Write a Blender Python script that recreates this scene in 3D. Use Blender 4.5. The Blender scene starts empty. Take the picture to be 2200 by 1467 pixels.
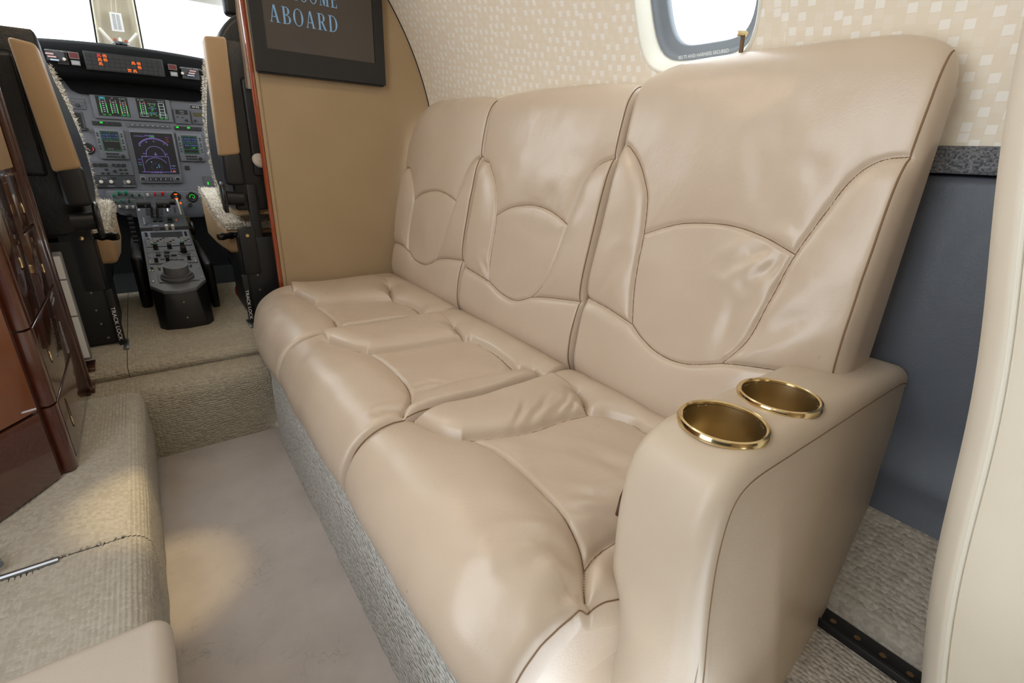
import bpy, bmesh, math, random
import numpy as np
from mathutils import Matrix, Vector
random.seed(7); RNG = np.random.default_rng(7)
SC = bpy.context.scene; COL = SC.collection
PI = math.pi

# ---------------------------------------------------------------- camera
EYE = np.array([0.0, 0.0, 0.80])           # eye 0.80 m above the sunken aisle floor
_a = np.array([280.0, 290.0]) - np.array([1100.0, 733.5])
_b = np.array([2600.0, 390.0]) - np.array([1100.0, 733.5])
FPX = math.sqrt(-(_a @ _b))
_Y = np.array([_a[0], _a[1], FPX]); _Y /= np.linalg.norm(_Y)
_X = np.array([_b[0], _b[1], FPX]); _X /= np.linalg.norm(_X)
_X = _X - (_X @ _Y) * _Y; _X /= np.linalg.norm(_X)
_Z = np.cross(_X, _Y)
ROT = np.array([_X, _Y, _Z])               # image frame (right, down, forward) -> world
cam_d = bpy.data.cameras.new('camera'); cam = bpy.data.objects.new('camera', cam_d); COL.objects.link(cam)
cam_d.sensor_width = 36.0; cam_d.lens = FPX * 36.0 / 2200.0; cam_d.clip_start = 0.02; cam_d.clip_end = 200
_cm = Matrix.Identity(4)
for i in range(3):
    _cm[i][0] = ROT[i][0]; _cm[i][1] = -ROT[i][1]; _cm[i][2] = -ROT[i][2]; _cm[i][3] = EYE[i]
cam.matrix_world = _cm
SC.camera = cam

def ray(x, y): return ROT @ np.array([x - 1100.0, y - 733.5, FPX])
def on_z(x, y, z): d = ray(x, y); return EYE + (z - EYE[2]) / d[2] * d
def on_x(x, y, X): d = ray(x, y); return EYE + (X - EYE[0]) / d[0] * d
def on_y(x, y, Y): d = ray(x, y); return EYE + (Y - EYE[1]) / d[1] * d

# ---------------------------------------------------------------- world, light, exposure
wd = bpy.data.worlds.new('world'); SC.world = wd; wd.use_nodes = True
bg = wd.node_tree.nodes['Background']
bg.inputs[0].default_value = (0.90, 0.955, 1.0, 1); bg.inputs[1].default_value = 5.6
SC.view_settings.view_transform = 'Standard'; SC.view_settings.look = 'None'
SC.view_settings.exposure = -0.42; SC.view_settings.gamma = 1.0
SC.view_settings.use_curve_mapping = False

def aim(o, target):
    d = Vector(target) - o.location
    o.rotation_euler = d.to_track_quat('-Z', 'Y').to_euler()
def area(name, loc, target, sx, sy, power, color=(1, 1, 1), portal=False, spread=None):
    l = bpy.data.lights.new(name, 'AREA'); l.shape = 'RECTANGLE'; l.size = sx; l.size_y = sy
    l.energy = power; l.color = color
    if spread: l.spread = spread
    if portal: l.cycles.is_portal = True
    o = bpy.data.objects.new(name, l); COL.objects.link(o); o.location = loc; aim(o, target)
    return o
# daylight comes through the open entry door, the cabin windows and the windshield: portals
area('door_portal', (-0.86, 0.42, 0.95), (0.5, 0.42, 0.95), 0.78, 1.25, 1, portal=True)
area('windshield_portal', (0.045, 3.15, 1.25), (0.045, 1.0, 1.2), 1.3, 0.5, 1, portal=True)
# warm cabin ceiling lamps (housings are built with the ceiling)
WARM = (1.0, 0.80, 0.56)
area('ceiling_lamp_light', (0.05, 1.10, 1.535), (0.10, 1.10, 0.0), 0.10, 0.75, 4.2, WARM)
area('ceiling_lamp_light', (0.05, 0.15, 1.535), (0.10, 0.15, 0.0), 0.10, 0.75, 0.5, (1.0, 0.90, 0.78))
_sl = bpy.data.lights.new('added_patch_spot', 'SPOT'); _sl.energy = 60.0; _sl.color = (1.0, 0.78, 0.42)  # spot added to cast the warm patch on aisle floor and ledge
_sl.spot_size = math.radians(13); _sl.spot_blend = 0.8; _sl.shadow_soft_size = 0.012
_so = bpy.data.objects.new('added_patch_spot', _sl); COL.objects.link(_so); _so.location = (0.13, 0.93, 1.52)
aim(_so, (-0.095, 0.93, 0.08))

# ---------------------------------------------------------------- materials
def lin(c):
    return tuple(((v / 255.0) / 12.92 if v / 255.0 <= 0.04045 else ((v / 255.0 + 0.055) / 1.055) ** 2.4) for v in c) + (1.0,)
MATS = {}
def mat(name, col, rough=0.5, metal=0.0, spec=0.5, coat=0.0, emit=None, estr=1.0):
    m = bpy.data.materials.new(name); m.use_nodes = True
    p = m.node_tree.nodes['Principled BSDF']
    p.inputs['Base Color'].default_value = lin(col); p.inputs['Roughness'].default_value = rough
    p.inputs['Metallic'].default_value = metal; p.inputs['Specular IOR Level'].default_value = spec
    p.inputs['Coat Weight'].default_value = coat
    if coat: p.inputs['Coat Roughness'].default_value = 0.03
    if emit:
        p.inputs['Emission Color'].default_value = lin(emit); p.inputs['Emission Strength'].default_value = estr
    MATS[name] = m
    return m
def nt(m): return m.node_tree.nodes, m.node_tree.links, m.node_tree.nodes['Principled BSDF']
def ramp(n, stops):
    r = n.new('ShaderNodeValToRGB'); e = r.color_ramp.elements
    while len(e) < len(stops): e.new(0.5)
    for k, (p, c) in enumerate(stops): e[k].position = p; e[k].color = c
    return r
def texco(n, l, scale=(1, 1, 1), rot=(0, 0, 0), out='Object'):
    t = n.new('ShaderNodeTexCoord'); mp = n.new('ShaderNodeMapping')
    mp.inputs['Scale'].default_value = scale; mp.inputs['Rotation'].default_value = rot
    l.new(t.outputs[out], mp.inputs['Vector']); return mp
def noise(n, l, vec, scale, detail=4, rough=0.55):
    t = n.new('ShaderNodeTexNoise'); t.inputs['Scale'].default_value = scale
    t.inputs['Detail'].default_value = detail; t.inputs['Roughness'].default_value = rough
    l.new(vec.outputs[0], t.inputs['Vector']); return t
def bump(n, l, p, height, strength, dist, prev=None):
    b = n.new('ShaderNodeBump'); b.inputs['Strength'].default_value = strength; b.inputs['Distance'].default_value = dist
    l.new(height, b.inputs['Height'])
    if prev is not None: l.new(prev.outputs[0], b.inputs['Normal'])
    l.new(b.outputs[0], p.inputs['Normal']); return b

def leather(name, c1, c2, rough=0.4, grain=420, gstr=0.12, crease=0.25, spec=0.5):
    m = mat(name, c1, rough, spec=spec); n, l, p = nt(m)
    v = texco(n, l); a = noise(n, l, v, 7, 3); r = ramp(n, [(0.3, lin(c1)), (0.75, lin(c2))])
    l.new(a.outputs['Fac'], r.inputs[0]); l.new(r.outputs[0], p.inputs['Base Color'])
    vo = n.new('ShaderNodeTexVoronoi'); vo.inputs['Scale'].default_value = grain; l.new(v.outputs[0], vo.inputs['Vector'])
    b1 = bump(n, l, p, vo.outputs['Distance'], gstr, 0.0006)
    w = noise(n, l, texco(n, l, (1.0, 1.6, 1.0)), 34, 6, 0.6); 
    b2 = bump(n, l, p, w.outputs['Fac'], crease, 0.0022, b1)
    rr = n.new('ShaderNodeMapRange'); rr.inputs[3].default_value = rough - 0.07; rr.inputs[4].default_value = rough + 0.09
    l.new(w.outputs['Fac'], rr.inputs[0]); l.new(rr.outputs[0], p.inputs['Roughness'])
    return m
leather('leather', (201, 183, 163), (195, 176, 155), 0.30, spec=0.65)
leather('leather_arm', (197, 181, 161), (191, 174, 153), 0.36, crease=0.12)
leather('leather_tan', (176, 146, 108), (168, 138, 101), 0.5)
leather('leather_black', (19, 19, 20), (14, 14, 15), 0.36, crease=0.6)
leather('leather_pale', (190, 179, 166), (184, 173, 160), 0.5, crease=0.12)
leather('leather_partition', (172, 149, 116), (167, 144, 111), 0.55, grain=600, gstr=0.10, crease=0.05)
leather('leather_blue', (80, 85, 94), (72, 77, 86), 0.42, gstr=0.2)
mat('stitch', (128, 100, 72), 0.8)
mat('piping', (188, 165, 135), 0.5)
mat('cream_plastic', (232, 228, 214), 0.35)
leather('cream_seat', (226, 217, 200), (221, 211, 193), 0.45, crease=0.08)
mat('seal_grey', (118, 124, 130), 0.6)
mat('black_plastic', (30, 30, 31), 0.45)
mat('black_paint', (18, 18, 20), 0.45)
mat('black_gloss', (18, 18, 19), 0.12)
mat('dark_void', (6, 6, 6), 0.9)
mat('hood_black', (17, 17, 18), 0.85, spec=0.15)
mat('post_beige', (208, 198, 174), 0.5)
mat('panel_grey', (100, 101, 106), 0.6)
mat('panel_mid', (84, 85, 90), 0.6)
mat('panel_dark', (52, 53, 56), 0.6)
mat('key_dark', (30, 30, 32), 0.5)
mat('pedestal_grey', (102, 105, 110), 0.45)
mat('brass', (226, 204, 158), 0.14, 1.0)
mat('brass_dark', (204, 186, 148), 0.30, 1.0)
mat('bronze', (104, 76, 48), 0.5)
mat('steel', (150, 152, 155), 0.3, 1.0)
mat('white_paint', (235, 235, 232), 0.5)
mat('grey_binder', (120, 122, 124), 0.5)
mat('knob_beige', (205, 198, 182), 0.5)
mat('knob_green', (18, 130, 84), 0.4)
mat('knob_dgreen', (22, 66, 38), 0.4)
mat('knob_red', (190, 26, 30), 0.4)
mat('pink_lens', (196, 160, 158), 0.4)
mat('blue_lens', (170, 186, 200), 0.4)
mat('red_display', (96, 40, 42), 0.3)
mat('decal_grey', (150, 150, 150), 0.6)
mat('olive', (72, 66, 34), 0.7)
mat('red_paint', (170, 22, 30), 0.4)
def glow(name, c, s): return mat(name, (10, 10, 10), 0.5, emit=c, estr=s)
glow('glow_green', (40, 255, 60), 0.9); glow('glow_white', (210, 230, 225), 0.75); glow('glow_cyan', (60, 200, 215), 0.7)
glow('glow_red', (255, 40, 50), 1.1); glow('glow_amber', (255, 110, 10), 1.5); glow('glow_violet', (165, 140, 235), 0.8)
glow('glow_blue', (110, 140, 235), 0.7); glow('glow_teal', (30, 160, 110), 0.6); glow('glow_magenta', (210, 40, 200), 0.7)
glow('glow_orange', (220, 110, 40), 0.7); glow('glow_yellow', (240, 200, 40), 0.8)
glow('screen_black', (4, 8, 8), 0.3); glow('screen_navy', (14, 12, 20), 0.5)
glow('glow_title', (150, 195, 228), 0.62)
glow('lamp_diffuser', (255, 225, 185), 3.0)
m = mat('screen_brown', (40, 34, 29), 0.18, spec=0.5, emit=(74, 64, 55), estr=0.55)
# thin clear window pane
m = bpy.data.materials.new('window_glass'); m.use_nodes = True; n, l = m.node_tree.nodes, m.node_tree.links
n.clear(); o_ = n.new('ShaderNodeOutputMaterial'); t_ = n.new('ShaderNodeBsdfTransparent'); g_ = n.new('ShaderNodeBsdfGlossy')
g_.inputs['Roughness'].default_value = 0.02; mx = n.new('ShaderNodeMixShader'); mx.inputs[0].default_value = 0.05
t_.inputs[0].default_value = (0.96, 0.98, 0.98, 1)
l.new(t_.outputs[0], mx.inputs[1]); l.new(g_.outputs[0], mx.inputs[2]); l.new(mx.outputs[0], o_.inputs[0]); MATS['window_glass'] = m

# lacquered mahogany
m = mat('mahogany', (84, 36, 18), 0.25, coat=1.0); n, l, p = nt(m)
v = texco(n, l, (1.0, 1.0, 0.35)); a = noise(n, l, v, 22, 8, 0.65); a.inputs['Distortion'].default_value = 1.2
r = ramp(n, [(0.25, lin((44, 19, 11))), (0.55, lin((66, 28, 15))), (0.85, lin((84, 38, 19)))]); l.new(a.outputs['Fac'], r.inputs[0]); l.new(r.outputs[0], p.inputs['Base Color'])
m = mat('mahogany_light', (138, 74, 38), 0.3, coat=0.8); n, l, p = nt(m)
v = texco(n, l, (1.0, 1.0, 0.3)); a = noise(n, l, v, 14, 8, 0.6)
r = ramp(n, [(0.3, lin((116, 65, 36))), (0.7, lin((144, 85, 47)))]); l.new(a.outputs['Fac'], r.inputs[0]); l.new(r.outputs[0], p.inputs['Base Color'])
mat('mahogany_post', (80, 36, 21), 0.22, coat=1.0)
mat('latch_dark', (92, 60, 36), 0.25, 0.6)
mat('mahogany_trim', (150, 62, 24), 0.15, coat=1.0)

# patterned headliner cloth (uv in metres)
m = mat('headliner', (226, 214, 194), 0.85); n, l, p = nt(m)
uv = n.new('ShaderNodeUVMap'); uv.uv_map = 'UVMap'
mp = n.new('ShaderNodeMapping'); mp.inputs['Scale'].default_value = (1 / 0.0125, 1 / 0.0125, 1); l.new(uv.outputs[0], mp.inputs[0])
sx = n.new('ShaderNodeSeparateXYZ'); l.new(mp.outputs[0], sx.inputs[0])
fy = n.new('ShaderNodeMath'); fy.operation = 'FLOOR'; l.new(sx.outputs[0], fy.inputs[0])
sh = n.new('ShaderNodeMath'); sh.operation = 'MULTIPLY'; sh.inputs[1].default_value = 0.37; l.new(fy.outputs[0], sh.inputs[0])
ad = n.new('ShaderNodeMath'); ad.operation = 'ADD'; l.new(sx.outputs[1], ad.inputs[0]); l.new(sh.outputs[0], ad.inputs[1])
fz = n.new('ShaderNodeMath'); fz.operation = 'FLOOR'; l.new(ad.outputs[0], fz.inputs[0])
cb = n.new('ShaderNodeCombineXYZ'); l.new(fy.outputs[0], cb.inputs[0]); l.new(fz.outputs[0], cb.inputs[1])
wn = n.new('ShaderNodeTexWhiteNoise'); wn.noise_dimensions = '2D'; l.new(cb.outputs[0], wn.inputs['Vector'])
gt = ramp(n, [(0.0, (0, 0, 0, 1)), (0.42, (0.22, 0.22, 0.22, 1)), (0.72, (1, 1, 1, 1))]); gt.color_ramp.interpolation = 'CONSTANT'; 
pa = n.new('ShaderNodeMath'); pa.operation = 'MULTIPLY'; pa.inputs[1].default_value = 0.4; l.new(fy.outputs[0], pa.inputs[0])
pb_ = n.new('ShaderNodeMath'); pb_.operation = 'MULTIPLY_ADD'; pb_.inputs[1].default_value = 0.3; l.new(fz.outputs[0], pb_.inputs[0]); l.new(pa.outputs[0], pb_.inputs[2])
pj = n.new('ShaderNodeMath'); pj.operation = 'MULTIPLY_ADD'; pj.inputs[1].default_value = 0.16; l.new(wn.outputs[0], pj.inputs[0]); l.new(pb_.outputs[0], pj.inputs[2])
pf_ = n.new('ShaderNodeMath'); pf_.operation = 'FRACT'; l.new(pj.outputs[0], pf_.inputs[0]); l.new(pf_.outputs[0], gt.inputs[0])
# thin gap between the woven squares
def frac_edge(src):
    fr = n.new('ShaderNodeMath'); fr.operation = 'FRACT'; l.new(src, fr.inputs[0])
    ab = n.new('ShaderNodeMath'); ab.operation = 'SUBTRACT'; l.new(fr.outputs[0], ab.inputs[0]); ab.inputs[1].default_value = 0.5
    ac = n.new('ShaderNodeMath'); ac.operation = 'ABSOLUTE'; l.new(ab.outputs[0], ac.inputs[0])
    lt = n.new('ShaderNodeMath'); lt.operation = 'LESS_THAN'; l.new(ac.outputs[0], lt.inputs[0]); lt.inputs[1].default_value = 0.44
    return lt
e1 = frac_edge(sx.outputs[0]); e2 = frac_edge(ad.outputs[0])
mu = n.new('ShaderNodeMath'); mu.operation = 'MULTIPLY'; l.new(e1.outputs[0], mu.inputs[0]); l.new(e2.outputs[0], mu.inputs[1])
mu2 = n.new('ShaderNodeMath'); mu2.operation = 'MULTIPLY'; l.new(mu.outputs[0], mu2.inputs[0]); l.new(gt.outputs[0], mu2.inputs[1])
mc = n.new('ShaderNodeMix'); mc.data_type = 'RGBA'; mc.inputs[6].default_value = lin((236, 224, 204)); mc.inputs[7].default_value = lin((246, 241, 231)); l.new(mu2.outputs[0], mc.inputs[0])
l.new(mc.outputs[2], p.inputs['Base Color'])
fn = n.new('ShaderNodeTexNoise'); fn.inputs['Scale'].default_value = 30; l.new(mp.outputs[0], fn.inputs[0])
b1 = bump(n, l, p, fn.outputs[0], 0.15, 0.0006); bump(n, l, p, mu2.outputs[0], 0.2, 0.0005, b1)

# woven loop carpet; scale gives loops per metre
def carpet_mat(name, c1, c2, scale, strength=0.9, dist=0.004, stretch=(1, 1, 1), ribs=None):
    m = mat(name, c1, 0.95, spec=0.1); n, l, p = nt(m)
    v = texco(n, l, stretch)
    vo = n.new('ShaderNodeTexVoronoi'); vo.inputs['Scale'].default_value = scale; vo.inputs['Randomness'].default_value = 0.55
    l.new(v.outputs[0], vo.inputs['Vector'])
    big = noise(n, l, v, 5, 3)
    sp = n.new('ShaderNodeMix'); sp.data_type = 'RGBA'; sp.inputs[6].default_value = lin(c1); sp.inputs[7].default_value = lin(c2)
    cs = n.new('ShaderNodeSeparateColor'); l.new(vo.outputs['Color'], cs.inputs[0])
    av = n.new('ShaderNodeMath'); av.operation = 'MULTIPLY_ADD'; av.inputs[1].default_value = 0.6; l.new(cs.outputs[0], av.inputs[0])
    bg_ = n.new('ShaderNodeMath'); bg_.operation = 'MULTIPLY'; bg_.inputs[1].default_value = 0.4; l.new(big.outputs['Fac'], bg_.inputs[0]); l.new(bg_.outputs[0], av.inputs[2])
    l.new(av.outputs[0], sp.inputs[0]); l.new(sp.outputs[2], p.inputs['Base Color'])
    inv = n.new('ShaderNodeMath'); inv.operation = 'SUBTRACT'; inv.inputs[0].default_value = 1.0; l.new(vo.outputs['Distance'], inv.inputs[1])
    b = bump(n, l, p, inv.outputs[0], strength, dist)
    f = noise(n, l, v, scale * 5, 2); b2 = bump(n, l, p, f.outputs['Fac'], 0.4, 0.001, b)
    if ribs:
        w = n.new('ShaderNodeTexWave'); w.wave_type = 'BANDS'; w.bands_direction = ribs[0]; w.inputs['Scale'].default_value = ribs[1]
        w.inputs['Distortion'].default_value = 0.6; w.inputs['Detail'].default_value = 1
        tc = n.new('ShaderNodeTexCoord'); l.new(tc.outputs['Object'], w.inputs['Vector'])
        bump(n, l, p, w.outputs['Fac'], 0.6, 0.003, b2)
    return m
carpet_mat('carpet_base', (220, 219, 214), (190, 188, 181), 120, 1.0, 0.007, stretch=(1, 1, 1))
carpet_mat('carpet_step', (180, 170, 151), (154, 144, 126), 170, stretch=(0.7, 1.0, 1.0))
carpet_mat('carpet_loop', (186, 180, 168), (160, 152, 139), 165, 0.35, 0.003)
carpet_mat('carpet_side', (186, 178, 166), (150, 141, 129), 140, 0.7, 0.006)
carpet_mat('sheepskin', (236, 228, 214), (222, 211, 192), 110, 1.0, 0.012)
carpet_mat('cloth_check', (44, 46, 50), (150, 152, 156), 420, 0.4, 0.001)

# scuffed vinyl aisle floor
m = mat('vinyl', (170, 158, 148), 0.45); n, l, p = nt(m)
v = texco(n, l); a = noise(n, l, v, 6, 6, 0.6); r = ramp(n, [(0.3, lin((168, 159, 153))), (0.7, lin((188, 179, 173)))]); l.new(a.outputs['Fac'], r.inputs[0])
vv = noise(n, l, v, 16, 8, 0.6); vo = n.new('ShaderNodeTexVoronoi'); vo.feature = 'DISTANCE_TO_EDGE'; vo.inputs['Scale'].default_value = 22
vm = n.new('ShaderNodeMix'); vm.data_type = 'VECTOR'; vm.inputs[0].default_value = 0.12; l.new(v.outputs[0], vm.inputs[4]); l.new(vv.outputs['Color'], vm.inputs[5]); l.new(vm.outputs[1], vo.inputs['Vector'])
cr = ramp(n, [(0.0, (0.0, 0.0, 0.0, 1)), (0.03, (1, 1, 1, 1))]); l.new(vo.outputs['Distance'], cr.inputs[0])
msk = noise(n, l, v, 9, 3); mr = ramp(n, [(0.5, (0, 0, 0, 1)), (0.68, (1, 1, 1, 1))]); l.new(msk.outputs['Fac'], mr.inputs[0])
mm = n.new('ShaderNodeMath'); mm.operation = 'SUBTRACT'; mm.inputs[0].default_value = 1.0; l.new(cr.outputs[0], mm.inputs[1])
m2 = n.new('ShaderNodeMath'); m2.operation = 'MULTIPLY'; l.new(mm.outputs[0], m2.inputs[0]); l.new(mr.outputs[0], m2.inputs[1])
m3 = n.new('ShaderNodeMath'); m3.operation = 'MULTIPLY'; m3.inputs[1].default_value = 0.45; l.new(m2.outputs[0], m3.inputs[0])
mc = n.new('ShaderNodeMix'); mc.data_type = 'RGBA'; l.new(m3.outputs[0], mc.inputs[0]); l.new(r.outputs[0], mc.inputs[6]); mc.inputs[7].default_value = lin((112, 102, 94))
l.new(mc.outputs[2], p.inputs['Base Color']); bump(n, l, p, vv.outputs['Fac'], 0.2, 0.003)

# ---------------------------------------------------------------- mesh helpers
def link(o, parent=None):
    COL.objects.link(o)
    if parent is not None:
        o.parent = parent
        if parent.type == 'EMPTY': o.matrix_parent_inverse = Matrix.Translation(-Vector(parent.location))
    return o
def mesh_obj(name, verts, faces, material, parent=None, smooth=False, normals=None):
    me = bpy.data.meshes.new(name); me.from_pydata([tuple(map(float, v)) for v in verts], [], [tuple(map(int, f)) for f in faces]); me.update()
    if smooth: me.polygons.foreach_set('use_smooth', [True] * len(me.polygons))
    me.materials.append(MATS[material] if isinstance(material, str) else material)
    if normals is not None: me.normals_split_custom_set_from_vertices([tuple(map(float, v)) for v in normals])
    return link(bpy.data.objects.new(name, me), parent)
def tag(o, label=None, cat=None, group=None, kind=None):
    if label: o['label'] = label
    if cat: o['category'] = cat
    if group: o['group'] = group
    if kind: o['kind'] = kind
    return o
def thing(name, loc, label, cat, group=None):
    e = bpy.data.objects.new(name, None); e.empty_display_size = 0.05; COL.objects.link(e); e.location = loc
    return tag(e, label, cat, group)
class G:
    """collects shapes; build() links them as one mesh object"""
    def __init__(s): s.v = []; s.f = []
    def add(s, V, F):
        k = len(s.v); s.v += [tuple(map(float, p)) for p in V]; s.f += [tuple(int(i) + k for i in f) for f in F]; return s
    def box(s, x0, x1, y0, y1, z0, z1):
        V = [(x, y, z) for x in (x0, x1) for y in (y0, y1) for z in (z0, z1)]
        return s.add(V, [(0, 1, 3, 2), (4, 6, 7, 5), (0, 4, 5, 1), (2, 3, 7, 6), (0, 2, 6, 4), (1, 5, 7, 3)])
    def prism(s, poly, axis, t0, t1):
        """poly in the two other axes (xyz order), extruded along axis"""
        def P(p, t): q = list(p); q.insert(axis, t); return tuple(q)
        k = len(poly); V = [P(p, t0) for p in poly] + [P(p, t1) for p in poly]
        F = [tuple(range(k)), tuple(range(2 * k - 1, k - 1, -1))] + [(i, i + k, (i + 1) % k + k, (i + 1) % k) for i in range(k)]
        return s.add(V, F)
    def tube(s, pts, r, seg=8, caps=True):
        pts = [Vector(p) for p in pts]; n = len(pts); V = []; F = []; up = None
        for i, p in enumerate(pts):
            d = (pts[min(i + 1, n - 1)] - pts[max(i - 1, 0)]).normalized()
            if up is None:
                up = d.orthogonal().normalized()
            else:
                up = (up - d * up.dot(d)); up = up.normalized() if up.length > 1e-6 else d.orthogonal().normalized()
            w = d.cross(up); rr = r[i] if hasattr(r, '__len__') else r
            for k in range(seg):
                a = 2 * PI * k / seg; V.append(p + (up * math.cos(a) + w * math.sin(a)) * rr)
        for i in range(n - 1):
            for k in range(seg): F.append((i * seg + k, i * seg + (k + 1) % seg, (i + 1) * seg + (k + 1) % seg, (i + 1) * seg + k))
        if caps: F.append(tuple(range(seg - 1, -1, -1))); F.append(tuple((n - 1) * seg + k for k in range(seg)))
        return s.add(V, F)
    def lathe(s, prof, center, axis=(0, 0, 1), seg=32, cap0=False, cap1=False):
        """prof = [(radius, height along axis)]"""
        ax = Vector(axis).normalized(); u = ax.orthogonal().normalized(); w = ax.cross(u); c = Vector(center); V = []; F = []
        for r, h in prof:
            for k in range(seg):
                a = 2 * PI * k / seg; V.append(c + ax * h + (u * math.cos(a) + w * math.sin(a)) * r)
        for i in range(len(prof) - 1):
            for k in range(seg): F.append((i * seg + k, i * seg + (k + 1) % seg, (i + 1) * seg + (k + 1) % seg, (i + 1) * seg + k))
        if cap0: F.append(tuple(range(seg - 1, -1, -1)))
        if cap1: F.append(tuple((len(prof) - 1) * seg + k for k in range(seg)))
        return s.add(V, F)
    def build(s, name, material, parent=None, smooth=False, bevel=0.0, seg=2, angle=35):
        bm = bmesh.new(); vs = [bm.verts.new(p) for p in s.v]
        for f in s.f:
            try: bm.faces.new([vs[i] for i in f])
            except ValueError: pass
        bmesh.ops.recalc_face_normals(bm, faces=bm.faces)
        if bevel:
            es = [e for e in bm.edges if len(e.link_faces) == 2 and e.calc_face_angle(0) > math.radians(28)]
            bmesh.ops.bevel(bm, geom=es, offset=bevel, segments=seg, profile=0.5, affect='EDGES', clamp_overlap=True)
        me = bpy.data.meshes.new(name); bm.to_mesh(me); bm.free()
        me.materials.append(MATS[material])
        if smooth or bevel:
            me.polygons.foreach_set('use_smooth', [True] * len(me.polygons)); me.set_sharp_from_angle(angle=math.radians(angle))
        return link(bpy.data.objects.new(name, me), parent)
def box(name, b, material, parent=None, bevel=0.0, seg=2): return G().box(*b).build(name, material, parent, bevel=bevel, seg=seg)
def grid_mesh(name, P, material, parent=None, close=False, uvs=None):
    """P: (n,m,3) array of points"""
    n, m_ = P.shape[:2]; V = P.reshape(-1, 3); idx = np.arange(n * m_).reshape(n, m_)
    F = np.stack([idx[:-1, :-1], idx[1:, :-1], idx[1:, 1:], idx[:-1, 1:]], -1).reshape(-1, 4)
    o = mesh_obj(name, V, F, material, parent, True)
    if uvs is not None: set_uv(o, uvs.reshape(-1, 2))
    return o
def set_uv(o, uv):
    me = o.data; ul = me.uv_layers.new(name='UVMap'); li = np.empty(len(me.loops), dtype=np.int32); me.loops.foreach_get('vertex_index', li)
    ul.data.foreach_set('uv', np.asarray(uv, dtype=np.float32)[li].ravel())
def smooth_curve(pts, step):
    """Catmull-Rom through the points, resampled evenly"""
    p = np.asarray(pts, float); q = np.vstack([2 * p[0] - p[1], p, 2 * p[-1] - p[-2]]); out = []
    for i in range(1, len(q) - 2):
        a, b, c, d = q[i - 1:i + 3]; t = np.linspace(0, 1, 24, endpoint=False)[:, None]
        out.append(0.5 * (2 * b + (c - a) * t + (2 * a - 5 * b + 4 * c - d) * t ** 2 + (3 * b - a - 3 * c + d) * t ** 3))
    out = np.vstack(out + [p[-1:]]); s = np.r_[0, np.cumsum(np.linalg.norm(np.diff(out, axis=0), axis=1))]
    k = max(2, int(round(s[-1] / step)) + 1); t = np.linspace(0, s[-1], k)
    return np.stack([np.interp(t, s, out[:, j]) for j in range(out.shape[1])], 1)
def value_noise(x, y, seed):
    g = np.random.default_rng(seed).random((64, 64)); xi = np.floor(x).astype(int); yi = np.floor(y).astype(int); fx = x - xi; fy = y - yi
    fx = fx * fx * (3 - 2 * fx); fy = fy * fy * (3 - 2 * fy); h = lambda a, b: g[a % 64, b % 64]
    return (h(xi, yi) * (1 - fx) + h(xi + 1, yi) * fx) * (1 - fy) + (h(xi, yi + 1) * (1 - fx) + h(xi + 1, yi + 1) * fx) * fy - 0.5
def seg_dist(P, line):
    d2 = np.full(len(P), 1e9)
    for a, b in zip(line[:-1], line[1:]):
        ab = b - a; t = np.clip(((P - a) @ ab) / max(ab @ ab, 1e-12), 0, 1); d2 = np.minimum(d2, ((P - a - t[:, None] * ab) ** 2).sum(1))
    return np.sqrt(d2)

# ---------------------------------------------------------------- the setting
FX, FZ, FR = 0.045, 0.733, 0.833          # fuselage axis and inner radius
def fus(phi, y, r=FR): return (FX + r * math.cos(phi), y, FZ + r * math.sin(phi))
YP = 1.67                                 # partition face
ZF = 0.20                                 # raised cabin floor
G().box(-0.105, 0.20, -1.4, 1.43, -0.03, 0.0).build('floor', 'vinyl')
tag(bpy.data.objects['floor'], 'scuffed taupe vinyl floor of the sunken aisle', kind='structure')

def shell(name, y0, y1, p0, p1, material, holes=(), ny=40, np_=24, kind='structure', label=None):
    """strip of the fuselage lining; holes = (yc, phi_c, half_y, half_v, power)"""
    V = []; F = []; UV = []
    def addv(y, ph): V.append(fus(ph, y)); UV.append((y, ph * FR)); return len(V) - 1
    def patch(ya, yb, pa, pb, k, j):
        ids = [[addv(ya + (yb - ya) * a / k, pa + (pb - pa) * b / j) for b in range(j + 1)] for a in range(k + 1)]
        for a in range(k):
            for b in range(j): F.append((ids[a][b], ids[a + 1][b], ids[a + 1][b + 1], ids[a][b + 1]))
    hs = sorted(holes); yc = y0
    for (hy, hp, sy, sv, pw) in hs:
        mY = sy + 0.04; mP = sv / FR + 0.04
        if hy - mY > yc + 1e-4: patch(yc, hy - mY, p0, p1, 8, 160)
        if hp - mP > p0 + 1e-4: patch(hy - mY, hy + mY, p0, hp - mP, 12, 60)
        if hp + mP < p1 - 1e-4: patch(hy - mY, hy + mY, hp + mP, p1, 12, 60)
        N = 96; R = 4; prev = None; first = None
        for k in range(N):
            a = 2 * PI * k / N; c, s = math.cos(a), math.sin(a); t = 1 / max(abs(c), abs(s))
            o = (hy + mY * c * t, hp + mP * s * t); hh = hole_pt(hy, hp, sy, sv, pw, a)
            row = [addv(o[0] + (hh[0] - o[0]) * j / R, o[1] + (hh[1] - o[1]) * j / R) for j in range(R + 1)]
            if prev:
                for j in range(R): F.append((prev[j], row[j], row[j + 1], prev[j + 1]))
            else: first = row
            prev = row
        for j in range(R): F.append((prev[j], first[j], first[j + 1], prev[j + 1]))
        yc = hy + mY
    if yc < y1: patch(yc, y1, p0, p1, ny, 160 if holes else np_)
    o = mesh_obj(name, V, F, material, smooth=True); set_uv(o, UV)
    return tag(o, label, kind=kind)
def hole_pt(hy, hp, sy, sv, pw, a):
    c, s = math.cos(a), math.sin(a); k = (abs(c) ** pw + abs(s) ** pw) ** (-1 / pw)
    return (hy + sy * c * k, hp + sv / FR * s * k)
WIN = (0.617, 0.485, 0.122, 0.182, 4.6)
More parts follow.
